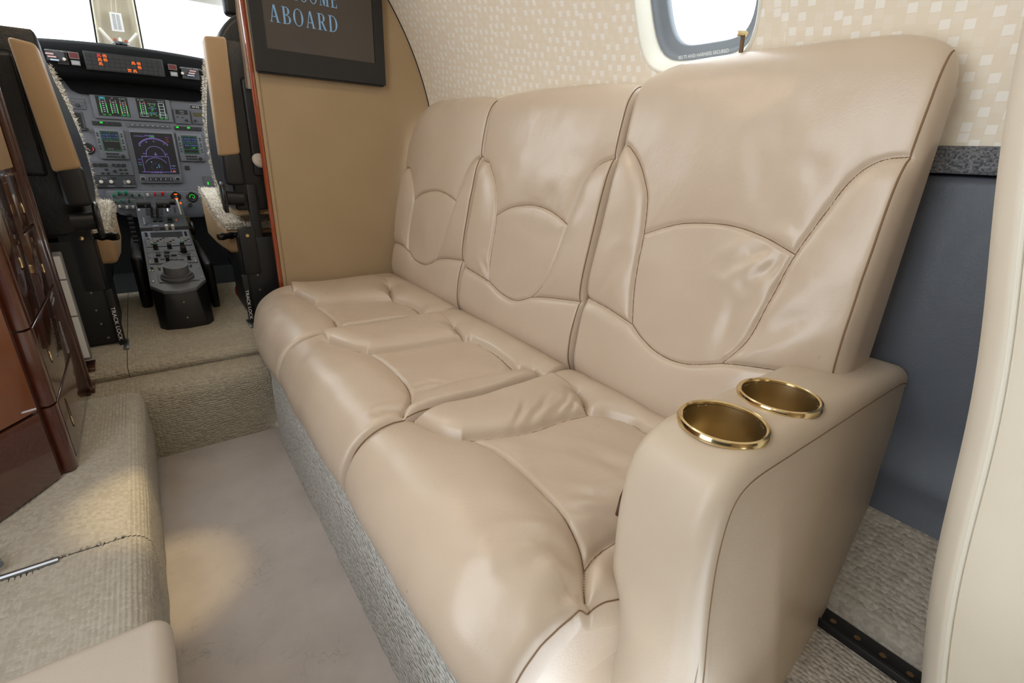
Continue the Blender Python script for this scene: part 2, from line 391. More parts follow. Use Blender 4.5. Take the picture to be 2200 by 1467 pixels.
WINS = [WIN, (-0.18, 0.485, 0.122, 0.182, 4.6)]
shell('wall_right', -1.4, YP + 0.005, 0.112, 1.15, 'headliner', WINS, label='cream headliner wall woven with small pale squares')
shell('ceiling', -1.4, 2.72, 1.15, PI - 1.15, 'headliner', label='curved cream cabin ceiling')
LW = [(-0.25, PI - 0.485, 0.122, 0.182, 4.6)]
shell('wall_left', -1.4, 0.02, PI - 1.15, PI - 0.05, 'headliner', LW, label='cream headliner wall aft of the entry door')
shell('wall_left', 0.84, YP, PI - 1.15, PI + 0.3, 'headliner', label='cream headliner wall behind the wooden cabinet')
# aft bulkhead, lower left side wall
G().box(-0.85, 0.95, -1.43, -1.40, -0.05, 1.6).build('wall_back', 'leather_partition'); tag(bpy.data.objects['wall_back'], 'tan bulkhead behind the camera', kind='structure')
G().box(-0.83, -0.80, -1.4, 0.02, 0.15, 0.80).build('wall_left_lower', 'leather_blue'); tag(bpy.data.objects['wall_left_lower'], 'grey lower side wall aft of the door', kind='structure')
# windows: liner, seal, pane (window_1 shows above the sofa)
def window(k, W, label):
    hy, hp, sy, sv, pw = W
    e = bpy.data.objects.new('window_%d' % k, None); COL.objects.link(e); e.location = fus(hp, hy); e.empty_display_size = 0.05; tag(e, label, kind='structure')
    def ring(prof, name, material):
        N = 96; V = []; F = []
        for (shr, dr) in prof:
            for j in range(N):
                y, ph = hole_pt(hy, hp, sy - shr, sv - shr, pw, 2 * PI * j / N); V.append(fus(ph, y, FR + dr))
        for i in range(len(prof) - 1):
            for j in range(N): F.append((i * N + j, i * N + (j + 1) % N, (i + 1) * N + (j + 1) % N, (i + 1) * N + j))
        return mesh_obj(name, V, F, material, e, True)
    ring([(-0.004, -0.001), (-0.001, -0.003), (0.002, 0.0), (0.004, 0.012), (0.009, 0.02), (0.010, 0.028), (0.016, 0.036)], 'window_frame', 'cream_plastic')
    ring([(0.013, 0.030), (0.018, 0.034), (0.020, 0.044), (0.032, 0.048), (0.033, 0.056), (0.030, 0.066)], 'window_seal', 'seal_grey')
    V = []; N = 48
    for j in range(N):
        y, ph = hole_pt(hy, hp, sy - 0.028, sv - 0.028, pw, 2 * PI * j / N); V.append(fus(ph, y, FR + 0.060))
    V.append(fus(hp, hy, FR + 0.060)); mesh_obj('pane', V, [(j, (j + 1) % N, N) for j in range(N)], 'window_glass', e, True)
    return e
w1 = window(1, WIN, 'rounded cabin window above the end seat of the sofa')
window(2, WINS[1], 'rounded cabin window above the cream seat')
for i, W in enumerate(WINS): 
    y, ph = W[0], W[1]; area('window_portal', fus(ph, y, FR + 0.075), fus(ph, y, 0.2), 0.25, 0.36, 1, portal=True)
for W in LW:
    window(3, W, 'rounded cabin window aft of the entry door')
    area('window_portal', fus(W[1], W[0], FR + 0.075), fus(W[1], W[0], 0.2), 0.25, 0.36, 1, portal=True)
# brass shade latch at the lower corner of the window
_lp = Vector(on_x(1590, 74, 0.830)); gl = G()
gl.tube([_lp + Vector((-0.012, 0, 0.0)), _lp + Vector((0.010, -0.004, 0.002))], 0.0042, 12)
o = gl.build('shade_latch', 'brass', w1, smooth=True)
G().tube([_lp + Vector((0.004, -0.003, 0.0)), _lp + Vector((0.006, -0.004, -0.03))], 0.0035, 10).build('latch_post', 'bronze', w1, smooth=True)
# ceiling lamp housings and the added spot's housing
for yc in (1.10, 0.15):
    e = thing('ceiling_lamp', (0.05, yc, 1.545), 'long warm ceiling lamp strip over the ' + ('forward half of the sofa' if yc > 1 else 'aft end of the sofa'), 'lamp')
    G().box(-0.02, 0.12, yc - 0.40, yc + 0.40, 1.540, 1.556).build('housing', 'cream_plastic', e, bevel=0.004)
e = thing('added_spot_housing', (0.13, 0.93, 1.545), 'small round housing of the spot added in the ceiling above the aisle', 'lamp')
G().lathe([(0.030, 0.012), (0.030, 0.0), (0.022, -0.004), (0.020, 0.010)], (0.13, 0.93, 1.536), seg=24).build('bezel', 'brass', e, smooth=True)

# partition between cabin and cockpit: its outer edge follows the fuselage
poly = [(0.312, 0.18), (0.312, 1.52)]
ph = math.asin(min(1, (1.52 - FZ) / FR))
pe = [(FX + FR * math.cos(a), FZ + FR * math.sin(a)) for a in np.linspace(math.acos((0.312 - FX) / FR), -0.66, 40)]
poly = [(0.312, 0.18)] + pe
G().prism([(x, z) for x, z in poly], 1, YP, YP + 0.010).build('wall_front', 'leather_partition'); tag(bpy.data.objects['wall_front'], 'tan leather partition carrying the black monitor', kind='structure')
gl = G(); gl.tube([(FX + (FR - 0.001) * math.cos(a), YP - 0.001, FZ + (FR - 0.001) * math.sin(a)) for a in np.linspace(1.2, 0.1, 40)], 0.0016, 6)
tag(gl.build('trim_3', 'dark_void', smooth=True), 'dark joint between partition and headliner', kind='structure')
tag(box('trim_1', (0.300, 0.3125, YP - 0.004, YP + 0.010, 0.18, 1.5), 'mahogany_trim', bevel=0.004), 'glossy red-brown wooden edge of the partition', kind='structure')
tag(box('trim_2', (0.3125, 0.322, YP - 0.006, YP + 0.001, 0.18, 1.5), 'leather_partition', bevel=0.002), 'thin tan edging beside the wooden strip', kind='structure')

# dado panel on the right wall aft of the sofa
dado = [(0.80, 0.28), (0.812, 0.30), (0.850, 0.36), (0.874, 0.52), (0.882, 0.66), (0.882, 0.790), (0.872, 0.800), (0.91, 0.80), (0.92, 0.6), (0.90, 0.28)]
pts = smooth_curve([(0.835, 0.27), (0.850, 0.335), (0.853, 0.36), (0.872, 0.44), (0.874, 0.60), (0.868, 0.775), (0.874, 0.792), (0.90, 0.796)], 0.012)
ys = np.linspace(-1.4, 0.60, 60); P = np.stack([np.stack([np.full(len(ys), x), ys, np.full(len(ys), z)], 1) for x, z in pts])
tag(grid_mesh('wall_right_lower', P, 'leather_blue'), 'slate blue leather dado on the side wall', kind='structure')
g = G(); g.prism([(0.866, 0.796), (0.862, 0.806), (0.862, 0.822), (0.868, 0.830), (0.93, 0.832), (0.93, 0.796)], 1, -1.4, 0.62)
tag(g.build('trim_4', 'cloth_check', bevel=0.003), 'black and white checked cloth ledge on top of the dado', kind='structure')
# raised side floor right of the aisle, rising to the wall
P = []
for x, z in smooth_curve([(0.43, ZF), (0.50, ZF), (0.648, ZF), (0.652, ZF)], 0.03): P.append([(x, y, z) for y in np.linspace(-1.4, 0.35, 40)])
tag(grid_mesh('floor', np.array(P), 'carpet_side'), 'looped grey carpet between the aisle and the seat track', kind='structure')
P = []
for x, z in smooth_curve([(0.690, ZF - 0.002), (0.693, ZF + 0.012), (0.705, ZF + 0.022), (0.75, ZF + 0.045), (0.80, ZF + 0.075), (0.89, ZF + 0.125)], 0.02): P.append([(x, y, z) for y in np.linspace(-1.4, 0.20, 40)])
tag(grid_mesh('floor', np.array(P), 'carpet_side'), 'looped grey carpet between the seat track and the blue dado', kind='structure')
g = G(); g.box(0.652, 0.690, -1.4, 0.15, ZF - 0.03, ZF + 0.004)
e = thing('seat_track', (0.67, 0.0, ZF - 0.03), 'black metal seat track with round holes in the carpet behind the armrest', 'seat track')
g.build('rail', 'black_paint', e, bevel=0.003)
g = G(); g.box(0.650, 0.656, -1.4, 0.15, ZF - 0.01, ZF + 0.012).build('flange', 'black_paint', e, bevel=0.002)
for k in range(7):
    y = 0.145 - 0.030 * k
    G().lathe([(0.0040, 0.0), (0.0040, 0.0004), (0.003, 0.0005)], (0.672, y, ZF + 0.0042), seg=12, cap1=True).build('hole', 'bronze', e)
# riser at the front of the aisle, shelf and cockpit floor: one carpeted step
prof = smooth_curve([(1.415, -0.002), (1.413, 0.10), (1.414, 0.165), (1.424, 0.190), (1.445, 0.202), (1.49, 0.203), (1.513, 0.205)], 0.012)
xs = np.linspace(-0.33, 0.30, 60); P = np.stack([np.stack([xs, np.full(60, y), np.full(60, z)], 1) for y, z in prof])
tag(grid_mesh('floor', P, 'carpet_step'), 'taupe carpeted step at the front end of the aisle', kind='structure')
def cockpit_floor(x0, x1, label):
    prof = smooth_curve([(1.515, 0.203), (1.507, 0.214), (1.513, 0.229), (1.54, 0.236), (1.7, 0.238), (2.3, 0.238)], 0.015)
    xs = np.linspace(x0, x1, 30); P = np.stack([np.stack([xs, np.full(30, y), np.full(30, z)], 1) for y, z in prof])
    tag(grid_mesh('floor', P, 'carpet_step'), label, kind='structure')
cockpit_floor(-0.118, 0.30, 'taupe carpet of the cockpit floor around the pedestal')
cockpit_floor(-0.34, -0.1195, 'narrow strip of taupe carpet below the pilot seat')
tag(box('floor', (-0.80, 0.90, 1.45, 3.1, 0.10, 0.195), 'dark_void'), 'dark cockpit underfloor', kind='structure')
tag(box('wall_left_cockpit', (-0.83, -0.80, YP, 3.1, 0.1, 1.0), 'black_plastic'), 'dark cockpit side wall beyond the pilot', kind='structure')
tag(box('wall_right_cockpit', (0.88, 0.91, YP + 0.03, 3.1, 0.1, 1.0), 'black_plastic'), 'dark cockpit side wall beyond the copilot', kind='structure')
# carpeted ledge left of the aisle: top, rounded lip, side; real loop relief
def ledge(y0, y1, label, r=0.032, top=ZF, xe=-0.098, loops=0.0062, mat_='carpet_loop'):
    pr = [(-0.52, top), (-0.40, top), (-0.25, top), (xe - r - 0.02, top)]
    pr += [(xe - r + r * math.sin(a), top - r + r * math.cos(a)) for a in np.linspace(0.15, PI / 2, 6)] + [(xe + 0.002, 0.10), (xe - 0.002, 0.04), (xe - 0.006, -0.002)]
    pr = smooth_curve(pr, 0.0021); T = np.gradient(pr, axis=0); T /= np.linalg.norm(T, axis=1)[:, None]; N = np.stack([-T[:, 1], T[:, 0]], 1)
    s = np.arange(len(pr)) * 0.0021; ys = np.arange(y0, y1, 0.0021); S, Yg = np.meshgrid(s, ys, indexing='ij')
    row = np.floor(S / loops); ph = Yg / loops + 0.5 * (row % 2) + value_noise(row * 1.7, Yg * 40, 3) * 0.5
    H = 0.0024 * np.abs(np.sin(PI * S / loops)) ** 0.6 * (0.45 + 0.55 * np.abs(np.sin(PI * ph)) ** 0.7)
    H = H + 0.0025 * value_noise(S * 25, Yg * 25, 5)
    P = np.empty(S.shape + (3,)); P[..., 0] = pr[:, 0][:, None] + N[:, 0][:, None] * H; P[..., 2] = pr[:, 1][:, None] + N[:, 1][:, None] * H; P[..., 1] = Yg
    return tag(grid_mesh('floor', P, mat_), label, kind='structure')
ledge(0.842, 1.425, 'grey looped carpet on the ledge beside the wooden cabinet')
ledge(0.30, 0.8435, 'grey looped carpet on the ledge aft of the metal rail', top=ZF - 0.0012)
tag(box('floor', (-0.83, -0.50, -1.4, 1.45, 0.10, 0.185), 'carpet_side'), 'ledge floor under the wooden cabinet', kind='structure')
tag(box('floor', (-0.52, -0.108, -1.4, 1.43, -0.02, 0.165), 'carpet_side'), 'core of the raised ledge', kind='structure')

# ---------------------------------------------------------------- the sofa
class Profile:
    """an extruded section (x,z); q = arc length along it"""
    def __init__(s, pts, step):
        s.p = smooth_curve(pts, step); s.q = np.r_[0, np.cumsum(np.linalg.norm(np.diff(s.p, axis=0), axis=1))]
        T = np.gradient(s.p, axis=0); T /= np.linalg.norm(T, axis=1)[:, None]; s.n = np.stack([-T[:, 1], T[:, 0]], 1)   # left of travel
    def flip(s): s.n = -s.n; return s
    def hit(s, x, y, lift=0.0):
        """first hit of the photo ray: (world Y, q)"""
        d = ray(x, y); P = s.p + s.n * lift; best = None
        rel = P - np.array([EYE[0], EYE[2]]); dd = np.array([d[0], d[2]]); side = rel[:, 0] * dd[1] - rel[:, 1] * dd[0]
        for i in np.nonzero(side[:-1] * side[1:] <= 0)[0]:
            f = side[i] / (side[i] - side[i + 1] + 1e-12); h = rel[i] + f * (rel[i + 1] - rel[i]); t = (h @ dd) / (dd @ dd)
            if t > 0 and (best is None or t < best[0]): best = (t, s.q[i] + f * (s.q[i + 1] - s.q[i]))
        if best is None:
            k = np.argmin(np.abs(side)); t = (rel[k] @ dd) / (dd @ dd); best = (t, s.q[k])
        return EYE[1] + best[0] * d[1], best[1]
def crop(ox, oy, sc, pts): return [(ox + x / sc, oy + y / sc) for x, y in pts]

def cushion(parent, name, prof, yl, w, r, seams, region, amps, panel_names, material, groove=0.0045, gw=0.0035, crown=0.006,
            inset=None, creases=(), step=0.0024, seed=1, wob=0.0012, stitched=True, droop=None, push=None, cap_c=None):
    """prof extruded along Y from yl to yl-w; edges rounded with radius r; seams in (a,q); amps = {region: (height, spread)}"""
    na = int((w - 2 * r) / step); arc = np.linspace(0, PI / 2, 9)
    pos = np.r_[r - r * np.cos(arc[::1])[::1] if False else r - r * np.sin(arc[::-1]), np.linspace(r, w - r, na)[1:-1], w - r + r * np.sin(arc)]
    drop = np.r_[r - r * np.cos(arc[::-1]), np.zeros(na - 2), r - r * np.cos(arc)]
    A, Q = np.meshgrid(pos, prof.q, indexing='ij'); pts = np.stack([A.ravel(), Q.ravel()], 1)
    dist = np.full(len(pts), 9.0)
    for sm in seams: dist = np.minimum(dist, seg_dist(pts, sm))
    lab = region(pts[:, 0], pts[:, 1]); disp = np.zeros(len(pts))
    for k, (h, sp) in amps.items():
        mk = lab == k; disp[mk] = h * (1 - np.exp(-dist[mk] / sp))
    disp -= groove * np.exp(-(dist / gw) ** 2)
    edge = np.clip(np.minimum(pts[:, 0], w - pts[:, 0]) / 0.010, 0, 1)
    disp = disp * edge ** 0.8 + crown * (1 - ((pts[:, 0] - w / 2) / (w / 2)) ** 2)
    disp += wob * 2 * value_noise(pts[:, 0] * 22 + 3, pts[:, 1] * 22, seed) * np.clip(dist / 0.02, 0, 1) + wob * 0.8 * value_noise(pts[:, 0] * 70, pts[:, 1] * 55, seed + 9) * np.exp(-dist / 0.03)
    for ln, dep, wid in creases:
        ln = np.asarray(ln); dd = seg_dist(pts, ln); ends = np.minimum(np.linalg.norm(pts - ln[0], axis=1), np.linalg.norm(pts - ln[-1], axis=1))
        L = np.linalg.norm(ln[-1] - ln[0]); tp = np.clip(ends / (0.4 * L), 0.15, 1)
        disp -= dep * 1.5 * tp * (np.exp(-(dd / wid) ** 2) - 0.5 * np.exp(-((dd - 2.2 * wid) / (1.3 * wid)) ** 2))
    disp = disp.reshape(A.shape)
    X = prof.p[:, 0][None] + prof.n[:, 0][None] * (disp - drop[:, None]); Z = prof.p[:, 1][None] + prof.n[:, 1][None] * (disp - drop[:, None])
    Aw = A.copy()
    if inset is not None:
        il, ir = inset(prof.q); Aw = il[None] + A * ((w - il - ir) / w)[None]
    if droop is not None: Z = Z - droop(A, Q)
    if push is not None: X = X + push(A, Q)
    V = np.stack([X, yl - Aw, Z], -1); n, m_ = A.shape; idx = np.arange(n * m_).reshape(n, m_); VV = V.reshape(-1, 3)
    F = np.stack([idx[:-1, :-1], idx[:-1, 1:], idx[1:, 1:], idx[1:, :-1]], -1).reshape(-1, 4)
    fn = np.cross(VV[F[:, 2]] - VV[F[:, 0]], VV[F[:, 3]] - VV[F[:, 1]]); ref = np.stack([np.tile(prof.n[:, 0], n), np.zeros(n * m_), np.tile(prof.n[:, 1], n)], 1)
    if (fn * ref[F[:, 0]]).sum() < 0: F = F[:, ::-1]; fn = -fn
    vn = np.zeros_like(VV)
    for k in range(4): np.add.at(vn, F[:, k], fn)
    vn /= np.linalg.norm(vn, axis=1)[:, None] + 1e-12
    fl = lab.reshape(n, m_)[:-1, :-1].ravel()
    amid = (pos[:-1] + pos[1:]) / 2; on_side = np.repeat(((drop[:-1] + drop[1:]) / 2 > r * 0.25), m_ - 1)
    fl = np.where(on_side, 0, fl)
    cap = VV.mean(0); body_extra = []
    body = None
    for k in [0] + sorted(set(fl) - {0}):
        fs = F[fl == k]
        if len(fs) == 0 and k: continue
        u, inv = np.unique(fs, return_inverse=True); vv = VV[u]; nn = vn[u]; ff = inv.reshape(-1, 4).tolist()
        if k == 0:
            vv = vv.tolist(); nn = nn.tolist(); pos_of = {int(a): i for i, a in enumerate(u)}
            for row, sgn in ((idx[0], 1.0), (idx[-1], -1.0)):
                base = len(vv); ring = [VV[i] for i in row]
                for p_ in ring: vv.append(p_.tolist()); nn.append([0, sgn, 0])
                c = np.mean(ring, 0) if cap_c is None else np.array([cap_c[0], 0, cap_c[1]]); vv.append([c[0], ring[0][1], c[2]]); nn.append([0, sgn, 0]); ci = len(vv) - 1
                for i in range(len(ring)):
                    j = (i + 1) % len(ring); g3 = np.cross(ring[j] - ring[i], c - ring[i])[1]; ff.append([base + i, base + j, ci] if g3 * sgn > 0 else [base + j, base + i, ci])
            body = mesh_obj(name, vv, ff, material, parent, True, nn)
        else:
            mesh_obj(panel_names[k], vv, ff, material, body, True, nn)
    # stitching lies at the bottom of each groove
    if stitched:
        for sm in seams:
            ln = smooth_curve(sm, 0.006) if len(sm) > 2 else np.asarray(sm)
            ai = np.interp(ln[:, 0], pos, np.arange(n)); qi = np.interp(ln[:, 1], prof.q, np.arange(m_))
            a0 = np.clip(ai.astype(int), 0, n - 2); q0 = np.clip(qi.astype(int), 0, m_ - 2); fa = (ai - a0)[:, None]; fq = (qi - q0)[:, None]
            pp_ = (V[a0, q0] * (1 - fa) + V[a0 + 1, q0] * fa) * (1 - fq) + (V[a0, q0 + 1] * (1 - fa) + V[a0 + 1, q0 + 1] * fa) * fq
            G().tube(pp_, 0.0009, 5).build('seam', 'stitch', body, smooth=True)
    return body, V, pos

sofa = thing('sofa', (0.45, 0.9, 0.0), 'three-seat side-facing sofa in pale beige leather with a carpeted base and cup holder armrest', 'sofa')
BACK = Profile([(0.79, 0.335), (0.745, 0.335), (0.712, 0.346), (0.690, 0.384), (0.692, 0.44), (0.712, 0.56), (0.736, 0.68), (0.758, 0.80), (0.774, 0.88),
                (0.786, 0.918), (0.806, 0.940), (0.832, 0.940), (0.848, 0.912)], 0.0024)
if BACK.n[len(BACK.n) // 2][0] > 0: BACK.flip()
def mapper(prof, yl, lift=0.0):
    def f(pts):
        out = []
        for x, y in pts: Y, q = prof.hit(x, y, lift); out.append((yl - Y, q))
        return np.array(out)
    return f
def fun(c, along):
    """c: (k,2) polyline -> function of coordinate 'along' giving the other one"""
    o = np.argsort(c[:, along]); return lambda t: np.interp(t, c[o, along], c[o, 1 - along])
def back_cushion(yl, w, L, LL, U, R, RL, A, inset=None, creases=(), seed=1, droop=None, r=0.012, push=None):
    mp = mapper(BACK, yl, 0.006)
    L, LL, U, R, RL, A = [smooth_curve(mp(c), 0.006) for c in (L, LL, U, R, RL, A)]
    LL[0, 0] = r * 0.6; RL[-1, 0] = w - r * 0.6; R[0, 0] = w - r * 0.7; L[0, 0] = r * 0.6
    low = np.vstack([LL, U, RL]); fl = fun(low, 0); fL = fun(L, 1); fR = fun(R, 1); fA = fun(A, 0)
    def region(a, q):
        lab = np.full(len(a), 1); lo = fl(a); lab[q < fA(a)] = 2
        lab[(a < fL(q)) & (q < L[:, 1].max())] = 3; lab[(a > fR(q)) & (q < R[:, 1].max())] = 4; lab[q < lo] = 5
        lab[(q > BACK.q[-1] - 0.035) | (q < 0.07)] = 0
        return lab
    cr = [(mp(c), d, wd_) for c, d, wd_ in creases]
    return cushion(sofa, 'back_cushion', BACK, yl, w, r, [L, LL, U, R, RL, A], region,
                   {0: (0.004, 0.02), 1: (0.006, 0.03), 2: (0.001, 0.02), 3: (0.014, 0.022), 4: (0.015, 0.022), 5: (0.010, 0.02)},
                   {1: 'upper_panel', 2: 'lumbar_panel', 3: 'side_bolster', 4: 'side_bolster', 5: 'lower_panel'}, 'leather', inset=inset, creases=cr, seed=seed, droop=droop, push=push)
k2 = lambda pts: crop(800, 150, 2.668, pts)
k3 = lambda pts: crop(1200, 60, 1.834, pts)
YG = [1.655, 1.172, 0.692, 0.213]          # cushion joints along the sofa
def drp(left, right, w, base=0.0, rg=0.13):
    def f(A, Q):
        t = np.clip((Q - 0.42) / 0.22, 0, 1); t = t * t * (3 - 2 * t)
        return t * (base + left * np.clip(1 - A / 0.13, 0, 1) ** 2.4 + right * np.clip(1 - (w - A) / rg, 0, 1) ** 2.4)
    return f
def ins1(q):
    t = np.clip((q - 0.60) / 0.12, 0, 1); return 0.05 * t ** 2, np.zeros(len(q))
def ins3(q):
    t = np.clip((q - 0.62) / 0.10, 0, 1); return np.zeros(len(q)), 0.006 * t ** 2
b1, V1, _ = back_cushion(YG[0], YG[0] - YG[1] - 0.003,
    k2([(205, 540), (225, 640), (237, 740), (222, 830), (205, 950), (205, 1045)]), k2([(118, 985), (165, 1005), (210, 1045)]),
    k2([(210, 1045), (240, 1090), (290, 1115), (330, 1108), (362, 1088)]), k2([(630, 462), (590, 490), (550, 560), (500, 680), (475, 750), (430, 900), (390, 1010), (362, 1088)]),
    k2([(362, 1088), (410, 1080), (500, 1090)]), k2([(237, 740), (280, 708), (350, 692), (410, 705), (475, 752)]), ins1, seed=11, droop=drp(0.045, 0.008, YG[0] - YG[1], 0.014))
b2, V2, _ = back_cushion(YG[1], YG[1] - YG[2] - 0.003,
    k2([(655, 500), (690, 620), (707, 740), (705, 830), (690, 950), (672, 1060), (662, 1212)]), k2([(520, 1130), (590, 1170), (665, 1215)]),
    k2([(665, 1215), (720, 1270), (780, 1310), (830, 1322), (905, 1303)]), k2([(1395, 452), (1320, 490), (1260, 550), (1200, 650), (1160, 760), (1110, 885), (1060, 1030), (1000, 1180), (950, 1260), (905, 1303)]),
    k2([(905, 1303), (980, 1303), (1165, 1325)]), k2([(707, 830), (780, 790), (850, 776), (920, 775), (1000, 800), (1060, 840), (1108, 885)]), seed=12, droop=drp(0.004, 0.008, YG[1] - YG[2], 0.014),
    creases=[(k2([(640, 1080), (655, 1140), (660, 1200)]), 0.002, 0.006)])
b3, V3, _ = back_cushion(YG[2], YG[2] - YG[3],
    k3([(265, 440), (310, 530), (338, 630), (342, 700), (330, 810), (305, 940), (290, 1050), (284, 1165)]), k3([(88, 1055), (180, 1100), (285, 1168)]),
    k3([(285, 1168), (330, 1230), (400, 1290), (500, 1325), (640, 1322)]), k3([(1385, 467), (1250, 525), (1150, 600), (1060, 710), (928, 893), (830, 1070), (740, 1230), (640, 1322)]),
    k3([(640, 1322), (700, 1328), (780, 1342), (1000, 1390)]), k3([(330, 810), (430, 780), (520, 768), (670, 778), (800, 820), (928, 893)]), ins3, seed=13, r=0.019, push=lambda A, Q: 0.036 * np.clip(1 - (YG[2] - YG[3] - A) / 0.16, 0, 1) ** 2 * (lambda t: t * t * (3 - 2 * t))(np.clip((0.56 - Q) / 0.34, 0, 1)), droop=drp(0.022, 0.030, YG[2] - YG[3], -0.007, 0.09),
    creases=[(k3([(830, 480), (810, 600), (770, 770)]), 0.0022, 0.022), (k3([(960, 600), (900, 700), (850, 830)]), 0.002, 0.020), (k3([(900, 880), (820, 960), (740, 1000)]), 0.0018, 0.008),
             (k3([(860, 860), (760, 900), (680, 960)]), 0.0018, 0.008), (k3([(830, 850), (740, 880), (650, 940)]), 0.0015, 0.008),
             (k3([(1080, 1100), (900, 1170), (760, 1260)]), 0.0022, 0.016), (k3([(650, 1300), (660, 1200), (720, 1060)]), 0.0025, 0.014), (k3([(110, 1070), (200, 1000), (250, 900)]), 0.0015, 0.01)])
# piping along the front edges of the back cushions
def edge_piping(V, body, row, q0, q1):
    G().tube([V[row, int(i)] for i in np.linspace(q0, q1, 90)], 0.0012, 6).build('piping', 'stitch', body, smooth=True)
m_ = V3.shape[1]
for V, b in ((V1, b1), (V2, b2), (V3, b3)):
    edge_piping(V, b, -7, m_ * 0.10, m_ * 0.93)

SEAT = Profile([(0.745, 0.28), (0.730, 0.305), (0.705, 0.326), (0.675, 0.342), (0.645, 0.349), (0.55, 0.347), (0.45, 0.345), (0.36, 0.350), (0.305, 0.354), (0.255, 0.346), (0.217, 0.322),
                (0.199, 0.288), (0.198, 0.258), (0.212, 0.240), (0.25, 0.230)], 0.0024)
if SEAT.n[len(SEAT.n) // 3][1] < 0: SEAT.flip()
def seat_cushion(yl, w, Fr, Ls, Rs, B, creases=(), extra=(), seed=1, droop=None, push=None):
    mp = mapper(SEAT, yl, 0.010); Fr, Ls, Rs, B = [smooth_curve(mp(c), 0.006) for c in (Fr, Ls, Rs, B)]
    for c in (Fr, B):
        c[0, 0] = max(c[0, 0], 0); c[-1, 0] = min(c[-1, 0], w)
    Fr = Fr[(Fr[:, 0] < w - 0.014) & (Fr[:, 0] > 0.006)]; B = B[(B[:, 0] < w - 0.010) & (B[:, 0] > 0.006)]
    fF = fun(Fr, 0); fB = fun(B, 0); fL = fun(Ls, 1); fR = fun(Rs, 1)
    ex = [smooth_curve(mp(c), 0.006) for c in extra]
    def region(a, q):
        lab = np.full(len(a), 1); lab[a < fL(q)] = 3; lab[a > fR(q)] = 4; lab[q < fB(a)] = 5; lab[q > fF(a)] = 2
        lab[(q > SEAT.q[-1] - 0.03) | (q < 0.03)] = 0
        return lab
    cr = [(mp(c), d, wd_) for c, d, wd_ in creases]
    return cushion(sofa, 'seat_cushion', SEAT, yl, w, 0.019, [Fr, Ls, Rs, B] + ex, region,
                   {0: (0.008, 0.02), 1: (0.005, 0.04), 2: (0.017, 0.026), 3: (0.027, 0.015), 4: (0.027, 0.015), 5: (0.025, 0.016)},
                   {1: 'centre_panel', 2: 'front_bolster', 3: 'side_bolster', 4: 'side_bolster', 5: 'rear_bolster'}, 'leather', groove=0.006, gw=0.0042, crown=0.005, creases=cr, seed=seed, wob=0.0016, droop=droop, push=push, cap_c=(0.36, 0.262) if push is None or droop is None else (0.36, 0.228))
k1 = lambda pts: crop(540, 560, 2.558, pts)
k4 = lambda pts: crop(750, 850, 2.377, pts)
s1 = seat_cushion(YG[0], YG[0] - YG[1] - 0.003, k1([(205, 183), (300, 215), (390, 265), (450, 310), (470, 350), (450, 385), (400, 425)]),
    k1([(340, 240), (430, 236), (560, 222), (680, 212), (775, 208)]), k1([(470, 355), (600, 325), (800, 305), (1040, 290)]), k1([(760, 150), (775, 205), (850, 230), (910, 260), (945, 295), (1020, 300), (1050, 330)]), seed=21, push=lambda A, Q: 0.036 * np.clip(1 - A / 0.26, 0, 1) ** 1.6 * np.clip((Q - 0.40) / 0.08, 0, 1))
s2 = seat_cushion(YG[1], YG[1] - YG[2] - 0.003, k1([(420, 437), (530, 468), (640, 500), (720, 540), (790, 600), (845, 655), (875, 715), (872, 770), (835, 815), (831, 862)]),
    k1([(600, 497), (700, 495), (850, 475), (1000, 450), (1165, 425)]), k1([(875, 755), (1000, 700), (1200, 650), (1460, 600)]), k1([(1110, 365), (1165, 425), (1220, 432), (1330, 490), (1420, 560), (1460, 600), (1560, 605), (1640, 680)]), seed=22,
    creases=[(k1([(870, 720), (960, 690), (1050, 680)]), 0.0015, 0.006), (k1([(880, 690), (980, 650), (1090, 660)]), 0.0015, 0.006), (k1([(1060, 380), (1110, 400), (1130, 430)]), 0.002, 0.004),
             (k1([(840, 800), (780, 815), (700, 850)]), 0.002, 0.006), (k1([(1390, 620), (1420, 580), (1400, 540)]), 0.002, 0.006)])
